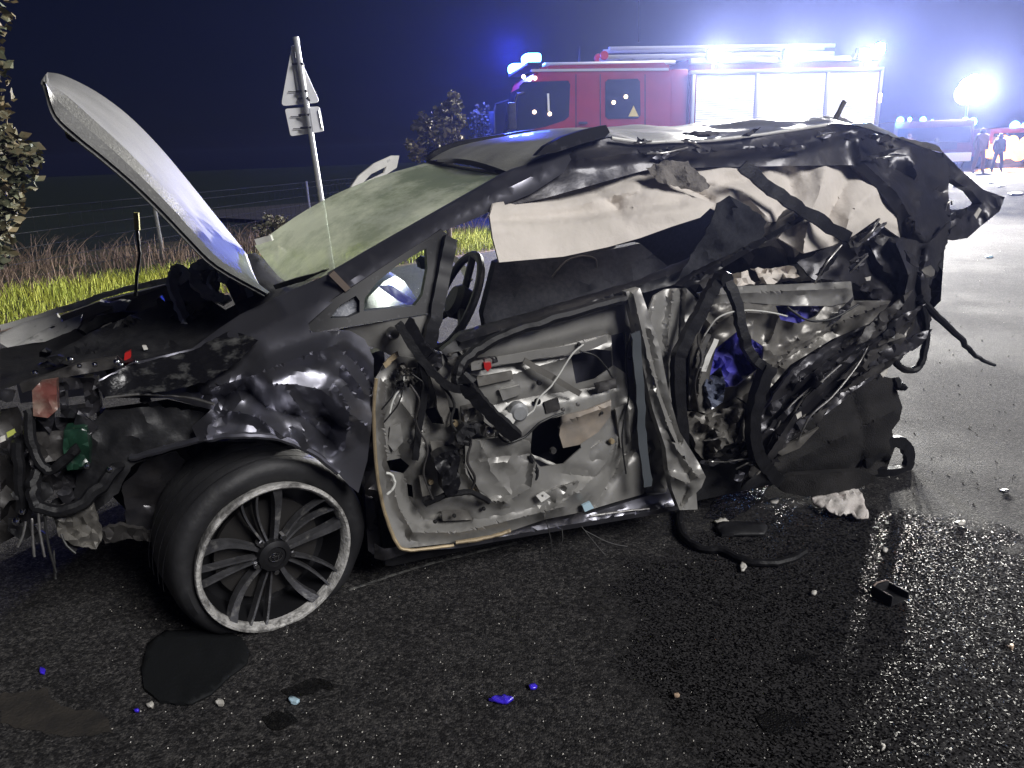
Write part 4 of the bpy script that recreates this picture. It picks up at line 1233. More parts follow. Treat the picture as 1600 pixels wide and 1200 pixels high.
panel('rear_door_shell', [(1092, 476, .08), (1160, 472, .09), (1240, 478, .1), (1330, 470, .12), (1392, 470, .14), (1372, 500, .1), (1300, 530, .07), (1235, 570, .03), (1200, 610, .02), (1184, 640, .02), (1170, 682, .03), (1150, 692, .04), (1124, 660, .06), (1100, 645, .07), (1076, 640, .07), (1078, 560, .08)], M['inner2'], car, sp=6, thick=.008, crumple=.022, cs=46, seed=26, oct=2, sharp=50,
      holes=[[(1108, 592), (1118, 545), (1154, 516), (1194, 542), (1190, 574), (1150, 604), (1130, 606)], [(1212, 478), (1290, 476), (1276, 494), (1250, 506), (1220, 500)]],
      creases=[([(1112, 510), (1150, 488), (1210, 490), (1240, 505)], -.05, 14), ([(1190, 590), (1240, 545), (1320, 500), (1385, 475)], -.05, 12), ([(1180, 610), (1230, 560), (1300, 515)], .05, 10), ([(1205, 530), (1215, 500), (1240, 480)], -.04, 12), ([(1100, 540), (1094, 580), (1090, 630)], -.05, 10), ([(1120, 650), (1160, 620), (1190, 600)], .04, 12), ([(1150, 690), (1165, 640), (1196, 590)], -.04, 10), ([(1080, 480), (1100, 520), (1090, 560)], .04, 12)])
panel('membrane_sheet', [(1104, 600, .16), (1112, 540, .16), (1154, 508, .17), (1200, 536, .16), (1196, 580, .15), (1150, 612, .15)], M['foil'], car, sp=7, crumple=.05, cs=30, seed=3)
panel('membrane_sheet', [(1206, 474, .16), (1296, 470, .17), (1284, 500, .16), (1250, 512, .15), (1214, 504, .15)], M['foil'], car, sp=7, crumple=.04, cs=30, seed=4)
panel('membrane_sheet', [(1096, 620, .05), (1104, 592, .05), (1126, 574, .06), (1134, 600, .05), (1130, 628, .04), (1112, 640, .04)], mat('clear_membrane', (.16, .18, .24), .25, coat=.6, col2=(.07, .08, .13), nscale=20), car, sp=6, crumple=.05, cs=18, seed=6)
panel('rear_door_foot', [(1070, 642, .05), (1104, 648, .03), (1130, 640, .01), (1170, 622, .02), (1182, 655, .02), (1166, 690, .02), (1140, 694, .02), (1122, 704, .03), (1110, 722, .04), (1096, 716, .05), (1080, 690, .05)], M['inner2'], car, sp=6, crumple=.05, cs=34, seed=27, jag=2, creases=[([(1090, 660), (1120, 670), (1160, 640)], -.05, 12), ([(1100, 700), (1115, 665)], .04, 10)])
strip('rear_door_seal', [(1118, 440, .02), (1104, 470, .01), (1080, 515, .0), (1064, 548, -.01), (1058, 575, -.01), (1062, 640, -.01), (1066, 700, .0)], M['rubber'], car, .021, flat=(1, .7))
strip('rear_door_seal', [(1136, 440, .02), (1150, 470, .0), (1158, 510, -.02), (1168, 545, -.03), (1184, 566, -.04), (1200, 576, -.04)], M['rubber'], car, .016, flat=(1, .8))
strip('rear_door_seal', [(1200, 572, -.04), (1186, 610, -.04), (1176, 660, -.03), (1180, 700, -.02), (1196, 730, -.01), (1216, 750, .0)], M['rubber'], car, .024, flat=(1, .8))
strip('latch_cable', [(1100, 525, .02), (1120, 498, .0), (1150, 486, -.01), (1190, 486, -.01), (1230, 494, .0)], M['wire'], car, .0028)
strip('latch_rod', [(1118, 530, .03), (1106, 556, .03), (1098, 580, .03)], M['bright'], car, .011, flat=(1, .6))
strip('latch_rod', [(1106, 522, .03), (1096, 550, .03), (1092, 575, .03)], M['steel'], car, .010, flat=(1, .6))
MB().lathe([(0, -.02), (.025, -.02), (.03, 0), (.028, .03)], 8, Matrix.Translation(Wc(1131, 436, .03))).build('seal_knob', M['rubber'], car)

# --- airbags, with folds
panel('curtain_airbag', [(765, 337, .14), (771, 318, .20), (850, 302, .30), (915, 284, .33), (1008, 256, .34), (1030, 288, .2), (1070, 302, .18), (1118, 318, .16), (1094, 340, .1), (1050, 354, .08), (1000, 372, .07), (950, 386, .07), (880, 401, .07), (780, 410, .08), (770, 372, .1)], M['fabric'], car, sp=7, thick=.012, crumple=.012, cs=95, seed=41, oct=2, ck=.7, cw=1.7, sharp=70, sx=.6,
      creases=[([(772, 345), (860, 338), (960, 328), (1060, 315)], .04, 10), ([(800, 330), (900, 322), (1000, 296)], -.03, 12), ([(930, 300), (960, 320), (970, 335)], .03, 9), ([(770, 352), (900, 348), (1100, 325)], -.035, 14), ([(1010, 275), (1000, 300), (960, 316)], .03, 9)])
panel('curtain_airbag', [(1010, 252, .34), (1090, 256, .34), (1180, 252, .34), (1260, 255, .34), (1332, 250, .35), (1372, 290, .3), (1400, 338, .25), (1407, 372, .22), (1392, 362, .22), (1368, 344, .2), (1330, 371, .18), (1300, 384, .17), (1256, 396, .16), (1216, 372, .16), (1236, 346, .18), (1198, 347, .18), (1120, 330, .18), (1032, 292, .22)], M['fabric'], car, sp=7, thick=.012, crumple=.024, cs=70, seed=43, oct=2, cw=1.4, sharp=70,
      creases=[([(1290, 262), (1280, 300), (1262, 350), (1255, 392)], -.06, 18), ([(1330, 268), (1310, 310), (1290, 345)], .05, 16), ([(1100, 285), (1160, 300), (1200, 340)], -.05, 14), ([(1060, 290), (1120, 290), (1180, 275)], .06, 14), ([(1365, 300), (1330, 330), (1320, 365)], -.04, 14), ([(1230, 270), (1240, 300), (1225, 330)], .05, 14), ([(1010, 270), (1060, 285), (1110, 312)], .06, 10)])
strip('airbag_strap', [(1160, 258, .16), (1200, 292, .14), (1236, 318, .12), (1290, 350, .1), (1325, 372, .1)], M['rubber'], car, .022, flat=(1, .3))
panel('torn_headlining', [(1010, 262, .2), (1040, 250, .2), (1075, 252, .2), (1090, 268, .18), (1110, 290, .16), (1095, 300, .15), (1060, 292, .15), (1030, 285, .18)], mat('grey_foam', (.24, .22, .2), .9, col2=(.13, .12, .11), nscale=18, bump=.8, bscale=60), car, sp=6, crumple=.03, cs=36, seed=47, jag=2, oct=2)
panel('torn_headlining', [(1120, 318, .12), (1140, 306, .12), (1170, 322, .1), (1198, 346, .1), (1190, 372, .1), (1150, 392, .1), (1104, 414, .1), (1060, 434, .1), (1085, 392, .1), (1110, 350, .1)], M['seat'], car, sp=8, crumple=.025, cs=60, seed=48, jag=2, oct=2)

panel('far_side_trim', [(940, 300, 1.45), (1330, 250, 1.45), (1400, 350, 1.4), (1330, 440, 1.4), (1050, 455, 1.4), (930, 430, 1.4)], M['seat'], car, sp=24, thick=.03, crumple=.02)
# --- rear: roof side and crushed quarter
panel('roof_side', [(775, 326, .2), (840, 290, .26), (880, 250, .3), (905, 228, .31), (950, 216, .3), (1010, 222, .3), (1100, 220, .3), (1200, 209, .32), (1300, 194, .36), (1350, 200, .4), (1400, 218, .44), (1440, 229, .46), (1472, 240, .5), (1484, 262, .46), (1482, 300, .4), (1486, 345, .35), (1450, 380, .25), (1410, 372, .22), (1402, 336, .25), (1370, 294, .28), (1332, 258, .3), (1180, 260, .3), (1090, 262, .28), (1008, 266, .26), (915, 292, .24), (850, 310, .22)], M['crush'], car, sp=9, thick=.02, crumple=.018, cs=130, seed=51, oct=2, sharp=60,
      creases=[([(900, 250), (1000, 238), (1120, 236), (1250, 225), (1330, 205)], -.03, 14), ([(1340, 205), (1345, 250), (1400, 300), (1440, 370)], -.06, 20), ([(1380, 215), (1390, 260), (1470, 300)], .06, 20), ([(1420, 230), (1440, 300), (1430, 360)], -.05, 18)])
panel('rear_interior', [(1050, 440, .32), (1130, 395, .34), (1260, 330, .36), (1410, 340, .36), (1480, 330, .4), (1470, 470, .38), (1380, 560, .36), (1230, 690, .3), (1190, 740, .3), (1080, 760, .3), (1040, 700, .28), (1030, 560, .25)], M['black_plastic'], car, sp=16, crumple=.1, cs=60, seed=52)
panel('rear_door_frame', [(1056, 446, .12), (1100, 420, .12), (1180, 372, .14), (1252, 328, .16), (1262, 340, .15), (1200, 376, .13), (1130, 418, .1), (1074, 450, .1)], M['trim'], car, sp=8, thick=.03, creases=[([(1064, 446), (1150, 396), (1256, 334)], -.025, 6)])
panel('load_bay_trim', [(1140, 430, .2), (1180, 420, .2), (1240, 416, .2), (1250, 432, .19), (1210, 444, .18), (1150, 446, .18), (1120, 444, .18)], M['fabric'], car, sp=7, crumple=.05, cs=24, seed=53, jag=2, holes=[[(1166, 416), (1182, 424), (1190, 440), (1180, 442), (1170, 430)]])
panel('crushed_quarter', [(1245, 410, .16), (1330, 372, .15), (1405, 372, .14), (1450, 380, .2), (1486, 345, .28), (1478, 384, .26), (1452, 440, .2), (1456, 500, .2), (1424, 545, .16), (1386, 580, .12), (1330, 612, .06), (1270, 650, .03), (1232, 692, .02), (1202, 722, .02), (1182, 700, .02), (1192, 640, .02), (1240, 574, .03), (1310, 528, .07), (1390, 478, .13), (1336, 442, .14), (1270, 436, .15)], M['crush'], car, sp=7, thick=.01, crumple=.028, cs=85, seed=54, oct=2, ck=1.0, sharp=50, jag=2,
      creases=[([(1200, 710), (1260, 620), (1330, 560), (1420, 500)], -.07, 14), ([(1230, 680), (1300, 610), (1380, 550)], .07, 14), ([(1245, 600), (1320, 545), (1400, 490)], -.06, 12), ([(1400, 380), (1420, 430), (1410, 480)], -.06, 14), ([(1350, 390), (1370, 430), (1400, 450)], .06, 12), ([(1440, 390), (1430, 450), (1440, 500)], .05, 12), ([(1210, 660), (1270, 590)], .06, 9)])
rn = random.Random(77)
for k in range(32):
    if k < 24:
        t = rn.random()
        x = 1200 + t * 220 + rn.uniform(-25, 25)
        y = 690 - t * 190 + rn.uniform(-45, 45)
        ang, L, wd = math.radians(-42) + rn.uniform(-.2, .2), rn.uniform(60, 150), rn.uniform(6, 15)
    else:
        x, y = rn.uniform(1290, 1460), rn.uniform(370, 500)
        if x > 1440 and y > 430: x -= 40
        ang, L, wd = rn.uniform(0, 3.14), rn.uniform(10, 34), rn.uniform(6, 15)
    c, s = math.cos(ang), math.sin(ang)
    pl = []
    for (a, b_) in ((-1, 0), (-.5, -.8), (.2, -1), (1, -.2), (.6, .7), (-.2, 1)):
        a *= L / 2 * rn.uniform(.7, 1.2)
        b_ *= wd * rn.uniform(.5, 1.2)
        pl.append((x + a * c - b_ * s, y + a * s + b_ * c))
    vv_ = .04 if k < 24 else .08
    panel('torn_sheet', pl, rn.choice([M['crush'], M['grime'], M['inner2'], M['grime'], M['inner2'], M['crush'], M['rust'] if k % 5 == 0 else M['crush']]), car, v=vv_ + rn.uniform(-.06, .06), sp=6, crumple=.022, cs=34, seed=k + 300, thick=.005, jag=1.5)
rn = random.Random(123)
for k in range(40):
    t = rn.random()
    if k < 14:      # along the roof side
        x, y, ang, L, wd, vv_ = 980 + 460 * t, 232 + rn.uniform(-10, 22) - 20 * math.sin(t * 3), rn.uniform(-.5, .5), rn.uniform(22, 70), rn.uniform(4, 9), .24 + .08 * t
    elif k < 26:    # rear quarter
        x, y, ang, L, wd, vv_ = rn.uniform(1260, 1455), rn.uniform(360, 560), -.7 + rn.uniform(-.4, .4), rn.uniform(30, 80), rn.uniform(5, 12), .07
        if x - 1260 > (700 - y) * .75: x -= 60
    else:           # under the sill and the tail
        x, y, ang, L, wd, vv_ = rn.uniform(1100, 1215), rn.uniform(680, 745), rn.uniform(-1, .4), rn.uniform(16, 46), rn.uniform(3, 8), .06
    c, s_ = math.cos(ang), math.sin(ang)
    pl = []
    for (a, b_) in ((-1, 0), (-.6, -.9), (-.1, -.5), (.3, -1), (1, -.2), (.5, .6), (-.3, 1)):
        a *= L / 2 * rn.uniform(.6, 1.2)
        b_ *= wd * rn.uniform(.4, 1.2)
        pl.append((x + a * c - b_ * s_, y + a * s_ + b_ * c))
    panel('torn_sheet', pl, rn.choice([M['crush'], M['grime'], M['trim'], M['crush'], M['inner2'] if k >= 14 else M['crush'], M['grime'], M['paint']]), car, v=vv_ + rn.uniform(-.05, .03), sp=5, crumple=.02, cs=30, seed=k + 500, thick=.004, jag=1.5, sharp=25)
    if k % 3 == 0:
        strip('bent_edge', [(x - L / 2 * c, y - L / 2 * s_, vv_ - .05), (x + rn.uniform(-4, 4), y + rn.uniform(-4, 4), vv_ - .07), (x + L / 2 * c, y + L / 2 * s_, vv_ - .05)], M['steel'], car, .003)
strip('roof_seam', [(955, 216, .29), (1010, 222, .29), (1060, 221, .29), (1100, 220, .29), (1200, 209, .31), (1290, 195, .35)], M['bright'], car, .006)
for k, pts in enumerate([[(1228, 670, .0), (1250, 630, -.02), (1290, 590, -.02), (1330, 556, .0)], [(1246, 690, -.02), (1266, 650, -.03), (1300, 620, -.03), (1340, 570, -.01), (1356, 540, .0)], [(1200, 700, .0), (1230, 640, .0), (1275, 600, .0)]]):
    strip('bent_edge', pts, M['steel'], car, .004)
panel('white_chip', [(1244, 648, -.03), (1252, 643, -.03), (1253, 650, -.03), (1246, 655, -.03)], M['white_bit'], car, sp=4)
panel('white_chip', [(1352, 434, .02), (1361, 432, .02), (1360, 438, .02), (1354, 439, .02)], M['white_bit'], car, sp=4)
# lower rear: liners, bumper, fuel-filler side on the ground
panel('rear_bumper_skin', [(1216, 700, .08), (1262, 660, .06), (1320, 610, .08), (1372, 586, .12), (1396, 592, .14), (1410, 636, .14), (1406, 656, .14), (1394, 672, .14), (1398, 700, .14), (1384, 738, .15), (1330, 752, .14), (1262, 772, .12), (1226, 764, .12), (1204, 748, .1)], M['liner'], car, sp=9, thick=.02, crumple=.02, cs=80, seed=56, oct=2, sharp=60, creases=[([(1210, 735), (1280, 700), (1400, 640)], -.04, 20), ([(1330, 610), (1350, 680), (1340, 750)], .03, 20), ([(1220, 752), (1300, 740), (1380, 720)], .04, 14)])
panel('bumper_reflector_strip', [(1206, 704, .06), (1240, 690, .04), (1280, 668, .04), (1250, 700, .05), (1222, 712, .06)], M['inner2'], car, sp=7, thick=.01, crumple=.02)
panel('bumper_lower_lip', [(1212, 756, .05), (1240, 742, .03), (1300, 738, .03), (1350, 735, .05), (1376, 748, .07), (1340, 764, .06), (1262, 776, .05), (1226, 770, .05)], M['liner'], car, sp=8, thick=.03, crumple=.02)
strip('torn_liner_loop', [(1350, 724, .16), (1372, 706, .15), (1396, 690, .14), (1412, 694, .14), (1420, 712, .15), (1416, 730, .16), (1396, 738, .17), (1362, 738, .17)], M['rubber'], car, .024, flat=(1, .5))
panel('underbody_tangle', [(1100, 760, .2), (1120, 716, .14), (1160, 692, .1), (1200, 700, .1), (1215, 740, .12), (1200, 756, .15), (1170, 730, .18), (1140, 745, .2)], M['crush'], car, sp=7, crumple=.09, cs=26, seed=57, jag=3)
panel('underbody_tangle', [(1064, 740, .24), (1110, 715, .2), (1150, 700, .2), (1150, 720, .22), (1110, 750, .25), (1090, 790, .26)], M['crush'], car, sp=7, crumple=.07, cs=26, seed=58, jag=3)
strip('hanging_harness', [(1440, 472, .18), (1446, 500, .17), (1447, 530, .16), (1440, 565, .15), (1428, 578, .15), (1408, 574, .15), (1388, 552, .15)], M['rubber'], car, .015)
strip('hanging_rod', [(1436, 466, .18), (1470, 500, .16), (1500, 528, .14), (1516, 548, .12), (1534, 562, .10), (1555, 571, .08)], M['rubber'], car, .018, taper=.35)
strip('hanging_harness', [(1398, 590, .14), (1404, 603, .13), (1412, 604, .12)], M['rubber'], car, .018)
panel('torn_tag', [(1376, 584, .1), (1388, 575, .1), (1386, 584, .1), (1380, 590, .1)], M['white_bit'], car, sp=5)
panel('bent_tailgate_frame', [(1474, 238, .5), (1500, 264, .5), (1536, 296, .48), (1570, 308, .45), (1562, 330, .44), (1532, 354, .42), (1512, 372, .4), (1488, 376, .38), (1470, 372, .36), (1480, 340, .38), (1500, 328, .4), (1522, 330, .42), (1534, 318, .44), (1520, 300, .46), (1494, 284, .48), (1474, 266, .5)], M['crush'], car, sp=7, thick=.05, crumple=.03, cs=40, seed=59)
panel('tailgate_remnant', [(1440, 370, .3), (1480, 335, .36), (1512, 324, .4), (1500, 345, .38), (1470, 380, .34), (1468, 420, .3), (1452, 450, .28), (1430, 430, .28)], M['black_plastic'], car, sp=7, crumple=.06, cs=26, seed=60, jag=2)
strip('hanging_wire', [(1477, 330, .36), (1480, 318, .36), (1486, 314, .36), (1487, 320, .36)], M['steel'], car, .004)
panel('torn_tag', [(1522, 336, .4), (1530, 324, .4), (1534, 328, .4), (1526, 342, .4)], M['white_bit'], car, sp=5)
strip('roof_splinter', [(1305, 186, .42), (1312, 172, .42), (1320, 158, .42)], M['inner2'], car, .010, flat=(1, .4))
panel('roof_edge_scrap', [(1386, 214, .5), (1400, 212, .5), (1424, 218, .52), (1462, 226, .55), (1474, 238, .52), (1440, 232, .48), (1404, 222, .46)], M['inner2'], car, sp=6, crumple=.04, cs=20, seed=61, jag=1.5)

# ------------------------------------------------------------------ fire engine
TB = math.radians(9)
TO = Vector((.35, 15.6, 0))
tru = empty('fire_engine', TO, TB)
tag(tru, 'red fire engine with three roof floodlights and metal roller shutters', 'fire engine')
MWT = Matrix.Translation(TO) @ Matrix.Rotation(TB, 4, 'Z')


def TL(px, py, y=0.0):
    """photo pixel on the engine's near side plane (local y) -> local x,z"""
    n_ = Vector((-math.sin(TB), math.cos(TB), 0))
    r = ray(px, py)
    t = ((TO - CAM).dot(n_) + y) / r.dot(n_)
    p = MWT.inverted() @ (CAM + r * t)
    return p


xc0, zc = TL(812, 104).x, TL(830, 104).z
xb0, xb1 = TL(1078, 120).x, TL(1378, 120).x
zs = TL(1230, 112).z       # top of shutters
zr = TL(1200, 72).z
print('TRUCK', xc0, zc, xb0, xb1, zs, zr, TL(900, 190).z)
# cab
cx1 = TL(1050, 110).x
prof = [(0, .7), (-.06, 1.3), (.0, 1.75), (.22, zc - .22), (.36, zc - .03), (.55, zc + .02), (cx1 - .1, zc + .04), (cx1, zc - .05), (cx1, .6), (0, .6)]
Wd = 2.4
vs = [(xc0 + x, 0 if 0 else y, z) for y in (0, Wd) for (x, z) in prof]
n_ = len(prof)
fs = [tuple(range(n_))[::-1], tuple(range(n_, 2 * n_))] + [(i, (i + 1) % n_, n_ + (i + 1) % n_, n_ + i) for i in range(n_)]
bm = bmesh.new()
bv = [bm.verts.new(v) for v in vs]
for f in fs: bm.faces.new([bv[i] for i in f])
bmesh.ops.recalc_face_normals(bm, faces=bm.faces)
bmesh.ops.bevel(bm, geom=bm.edges[:], offset=.06, segments=2, affect='EDGES')
me = bpy.data.meshes.new('cab')
bm.to_mesh(me); bm.free()
me.materials.append(M['red_paint'])
me.polygons.foreach_set("use_smooth", [True] * len(me.polygons)); me.set_sharp_from_angle(angle=.6)
cab = bpy.data.objects.new('cab', me); COL.objects.link(cab); cab.parent = tru


def tpanel(name, pts, m, y, t, parent):
    """flat plate on the near side; pts in photo pixels"""
    P = [TL(px, py, y) for (px, py) in pts]
    n_ = len(P)
    vs_ = [Vector((p.x, y, p.z)) for p in P] + [Vector((p.x, y + t, p.z)) for p in P]
    fs_ = [tuple(range(n_)), tuple(range(n_, 2 * n_))[::-1]] + [((i + 1) % n_, i, n_ + i, n_ + (i + 1) % n_) for i in range(n_)]
    o_ = mk(name, vs_, fs_, m, parent, False)
    return o_


tpanel('door_window', [(812, 134), (818, 128), (888, 126), (891, 132), (889, 182), (882, 188), (852, 198), (812, 206), (806, 204)], M['dark_glass'], -.015, .03, cab)
tpanel('crew_window', [(946, 128), (950, 124), (996, 123), (1000, 127), (1001, 180), (997, 185), (950, 186), (946, 182)], M['dark_glass'], -.015, .03, cab)
for (px, w_) in ((900, 1.6), (938, 1.6), (1008, 1.6)):
    tpanel('door_seam', [(px - w_ / 2, 116), (px + w_ / 2, 116), (px + w_ / 2, 230), (px - w_ / 2, 230)], M['black_plastic'], -.006, .01, cab)
tpanel('roof_gutter', [(830, 108), (1045, 106), (1045, 110), (830, 112)], M['alu'], -.02, .03, cab)
tpanel('door_handle', [(905, 190), (918, 190), (918, 194), (905, 194)], M['black_plastic'], -.04, .03, cab)
tpanel('warning_triangle', [(990, 165), (998, 182), (982, 182)], mat('yellow_triangle', (.6, .5, .12), .5), -.025, .008, cab)
tpanel('grab_handle', [(855, 146), (858, 146), (859, 174), (856, 174)], M['white_p'], -.05, .02, cab)
for (px, py) in ((835, 175), (959, 160), (978, 151), (859, 178), (818, 120), (836, 122)):  # those over the panes are window glints built as glowing studs
    p = TL(px, py, -.05)
    MB().lathe([(0, -.02), (.03, -.015), (.04, 0), (.03, .02)], 12, Matrix.Translation(p)).build('marker_and_glint', M['marker_glint_on'], cab)
MB().add([(xc0 - .03, .18, 1.80), (xc0 + .17, .2, zc - .3), (xc0 + .17, Wd - .2, zc - .3), (xc0 - .03, Wd - .18, 1.80)], [(0, 1, 2, 3), (3, 2, 1, 0)]).build('windscreen', M['dark_glass'], cab)
for yy in (-.28, Wd + .12):
    MB().box((xc0 - .30, yy, 1.85), (xc0 - .14, yy + .16, 2.35), .04).build('wing_mirror', M['black_plastic'], tru)
    MB().tube([(xc0 - .2, yy + .08, 2.2), (xc0 - .1, yy + .1, 2.5), (xc0 + .15, .1 if yy < 0 else Wd - .1, 2.55)], .025, 6).build('mirror_arm', M['black_plastic'], tru)
# link section
MB().box((cx1 + .0 + xc0, .08, .6), (xb0, Wd - .08, zc - .08), .04).build('cab_link', M['red_paint'], tru)
# body
body = MB().box((xb0, 0.0, .55), (xb1, Wd, zs + .02), .05).build('body', M['red_paint'], tru)
MB().box((xb0 + .02, .10, zs + .02), (xb1 - .02, Wd - .1, zr - .20), .04).build('roof_gallery', M['red_paint'], tru)
cols = [(1087, 1178), (1184, 1287), (1293, 1369)]
for (a, c) in cols:
    x0_, x1_ = TL(a, 150).x, TL(c, 150).x
    z0, z1 = .95, zs - .03
    ns = 44
    vs, fs = [], []
    for i in range(ns + 1):
        z = z0 + (z1 - z0) * i / ns
        for dy in ((-.012, -.03) if i < ns else (-.012,)):
            vs += [(x0_, dy, z + (.006 if dy < -.02 else 0)), (x1_, dy, z + (.006 if dy < -.02 else 0))]
    for i in range(len(vs) // 2 - 1):
        fs.append((2 * i, 2 * i + 1, 2 * i + 3, 2 * i + 2))
    sh = mk('roller_shutter', vs, fs, M['shutter'], tru, False)
    MB().box((x0_, -.05, .93), (x1_, -.004, 1.0), .008).build('handle_bar', M['alu'], sh)
for a in (1082, 1181, 1290, 1373):
    x_ = TL(a, 150).x
    MB().box((x_ - .035, -.045, .9), (x_ + .035, -.002, zs - .01), .01).build('shutter_post', M['alu'], tru)
MB().box((xb0 - .01, -.06, zs - .02), (xb1, .02, zs + .05), .012).build('gutter_rail', M['alu'], tru)
p = TL(1375, 153, -.05)
MB().box((p.x - .03, -.07, p.z - .09), (p.x + .03, -.03, p.z + .09), .012).build('marker_and_glint', M['marker_glint_on'], tru)
# gear on the roof: ladder, rails, awning tube
lad = empty('ladder', (0, 0, 0), 0, tru)
xl0, xl1 = TL(952, 78).x, xb1 - .9
zl0 = TL(980, 80).z
for yy in (.35, .75):
    MB().box((xl0, yy, zl0 - .10), (xl1, yy + .05, zl0 - .02), .008).build('ladder_rail', M['alu'], lad)
    MB().box((xl0 + .1, yy, zl0 + .06), (xl1, yy + .05, zl0 + .13), .008).build('ladder_rail', M['alu'], lad)
for k in range(17):
    x_ = xl0 + .15 + (xl1 - xl0 - .3) * k / 16
    MB().tube([(x_, .37, zl0 - .06), (x_, .78, zl0 - .06)], .018, 6).build('ladder_rung', M['alu'], lad)
for yy in (.35, .78):
    MB().lathe([(0, -.03), (.08, -.03), (.09, 0), (.08, .03), (0, .03)], 16, Matrix.Translation((xl0, yy, zl0 - .03))).build('ladder_wheel', M['redplastic'], lad)
for k in range(3):
    x_ = xb0 + .25 + (xb1 - xb0 - .6) * k / 2
    MB().box((x_, .3, zr - .22), (x_ + .06, .85, zl0 - .11), .008).build('ladder_bracket', M['alu'], tru)
MB().box((xb0, .0, zs + .18), (xb1 - .1, .10, zs + .28), .02).build('roof_rail', M['alu'], tru)
MB().box((xc0 + .55, .25, zc + .02), (xb0 - .2, .55, zc + .1), .03).build('cab_roof_trim', M['alu'], tru)
MB().tube([TL(998, 66, .9), TL(998, -60, .9)], [.018, .012], 6).build('whip_antenna', M['rubber'], tru)
MB().tube([TL(905, 98, .9), TL(906, 72, .9)], [.018, .008], 6).build('stub_antenna', M['rubber'], tru)
# floodlights


def lamp(name, kind, loc, power, col, size, parent=None, aim=None, spot=None, blend=.4):
    ld = bpy.data.lights.new(name, kind)
    ld.energy = power
    ld.color = col
    ld.shadow_soft_size = size
    if spot:
        ld.spot_size = math.radians(spot)
        ld.spot_blend = blend
    o_ = bpy.data.objects.new(name, ld)
    COL.objects.link(o_)
    o_.parent = parent
    o_.location = loc
    if aim is not None:
        d = Vector(loc) - Vector(aim)
        o_.rotation_euler = d.to_track_quat('Z', 'Y').to_euler()
    return o_


FLOOD = 9500.0
aim_l = MWT.inverted() @ Vector((1.5, 3.0, .3))
for (px, py) in ((1118, 86), (1236, 86), (1352, 84)):
    p = TL(px, py, -.10)
    fl = MB().box((-.16, -.03, -.11), (.16, .13, .11), .02).build('floodlight', M['black_plastic'], tru)
    fl.location = p
    fl.rotation_euler = (math.radians(12), 0, 0)
    MB().box((-.14, -.05, -.09), (.14, -.031, .09), .006).build('lens', M['flood_on'], fl)
    MB().tube([(0, .06, -.1), (0, .06, -.34)], .02, 6).build('bracket', M['alu'], fl)
    lamp('floodlight_lamp', 'SPOT', (p.x, p.y - .10, p.z), FLOOD, (1, .97, .90), .09, tru, (p.x + (aim_l.x - p.x) * .8, aim_l.y, aim_l.z), 129, .5)
# blue beacon bar over the windscreen, blue beacon at the tail
pb = [(xc0 + .30, Wd - .1, zc + .11), (xc0 + .30, .15, zc + .11)]
bar = MB().box((xc0 + .16, .05, zc + .03), (xc0 + .44, Wd - .05, zc + .09), .02).build('beacon_bar', M['black_plastic'], tru)
for yy in (.12, Wd - .62):
    MB().box((xc0 + .14, yy, zc + .09), (xc0 + .46, yy + .5, zc + .26), .06).build('beacon_lens', M['blue_on'], bar)
    lamp('beacon_lamp', 'POINT', (xc0 - .05, yy + .2, zc + .36), 800, (.06, .10, 1), .12, tru)
MB().box((xc0 + .2, .7, zc + .09), (xc0 + .4, Wd - .7, zc + .16), .03).build('beacon_centre', M['white_p'], bar)
pr = TL(1380, 76, .25)
MB().lathe([(.10, 0), (.11, -.1), (.09, -.2), (0, -.23)], 16, Matrix.Translation(pr + Vector((-.08, 0, -.1))) @ Matrix.Rotation(-math.pi / 2, 4, 'X')).build('rear_beacon', M['blue_on'], tru)
lamp('beacon_lamp', 'POINT', (pr.x + .2, pr.y - .1, pr.z + .1), 500, (.06, .30, 1), .1, tru)
# wheels, headlamp, bumper (below the sight line)
for xx in (xc0 + 1.15, xb1 - 1.7):
    for yy, s_ in ((.02, 1), (Wd - .02, -1)):
        w_ = MB().lathe([(.30, 0), (.44, -.01), (.49, .03), (.50, .10), (.50, .22), (.47, .28), (.30, .29)], 32, Matrix.Translation((xx, yy, .5)) @ Matrix.Scale(s_, 4, (0, 1, 0))).build('truck_wheel', M['tyre'], tru)
        MB().lathe([(0, .05), (.12, .04), (.2, .08), (.30, .02)], 24, Matrix.Translation((xx, yy, .5)) @ Matrix.Scale(s_, 4, (0, 1, 0))).build('wheel_disc', M['galv'], w_)
MB().box((xc0 - .10, .05, .45), (xc0 + .1, Wd - .05, .85), .05).build('front_bumper', M['white_p'], tru)
MB().box((xc0 + .2, .3, .40), (xb1 - .1, Wd - .3, .62), .02).build('chassis', M['black_plastic'], tru)
for yy in (.2, Wd - .55):
    MB().box((xc0 - .12, yy, .95), (xc0 - .05, yy + .35, 1.15), .02).build('headlight', M['glass'], tru)

# ------------------------------------------------------------------ road sign, seen from behind
DS = 9.6
sgn = empty('road_sign', G(520, 400))
ps0 = AT(462, 58, DS)
ps1 = AT(503, 318, DS)
dirn = (ps1 - ps0).normalized()
base = ps0 + dirn * ((ps0.z + .05) / -dirn.z)
sgn.location = (base.x, base.y, 0)
base0 = Vector((base.x, base.y, 0))
tag(sgn, 'leaning pole with backs of a triangular sign and small plate', 'road sign')


def SP(px, py, dy=0.0):
    return AT(px, py, DS + dy) - base0


MB().tube([SP(462, 58), ps1 - base0, base - base0], .034, 12).build('pole', M['galv'], sgn)


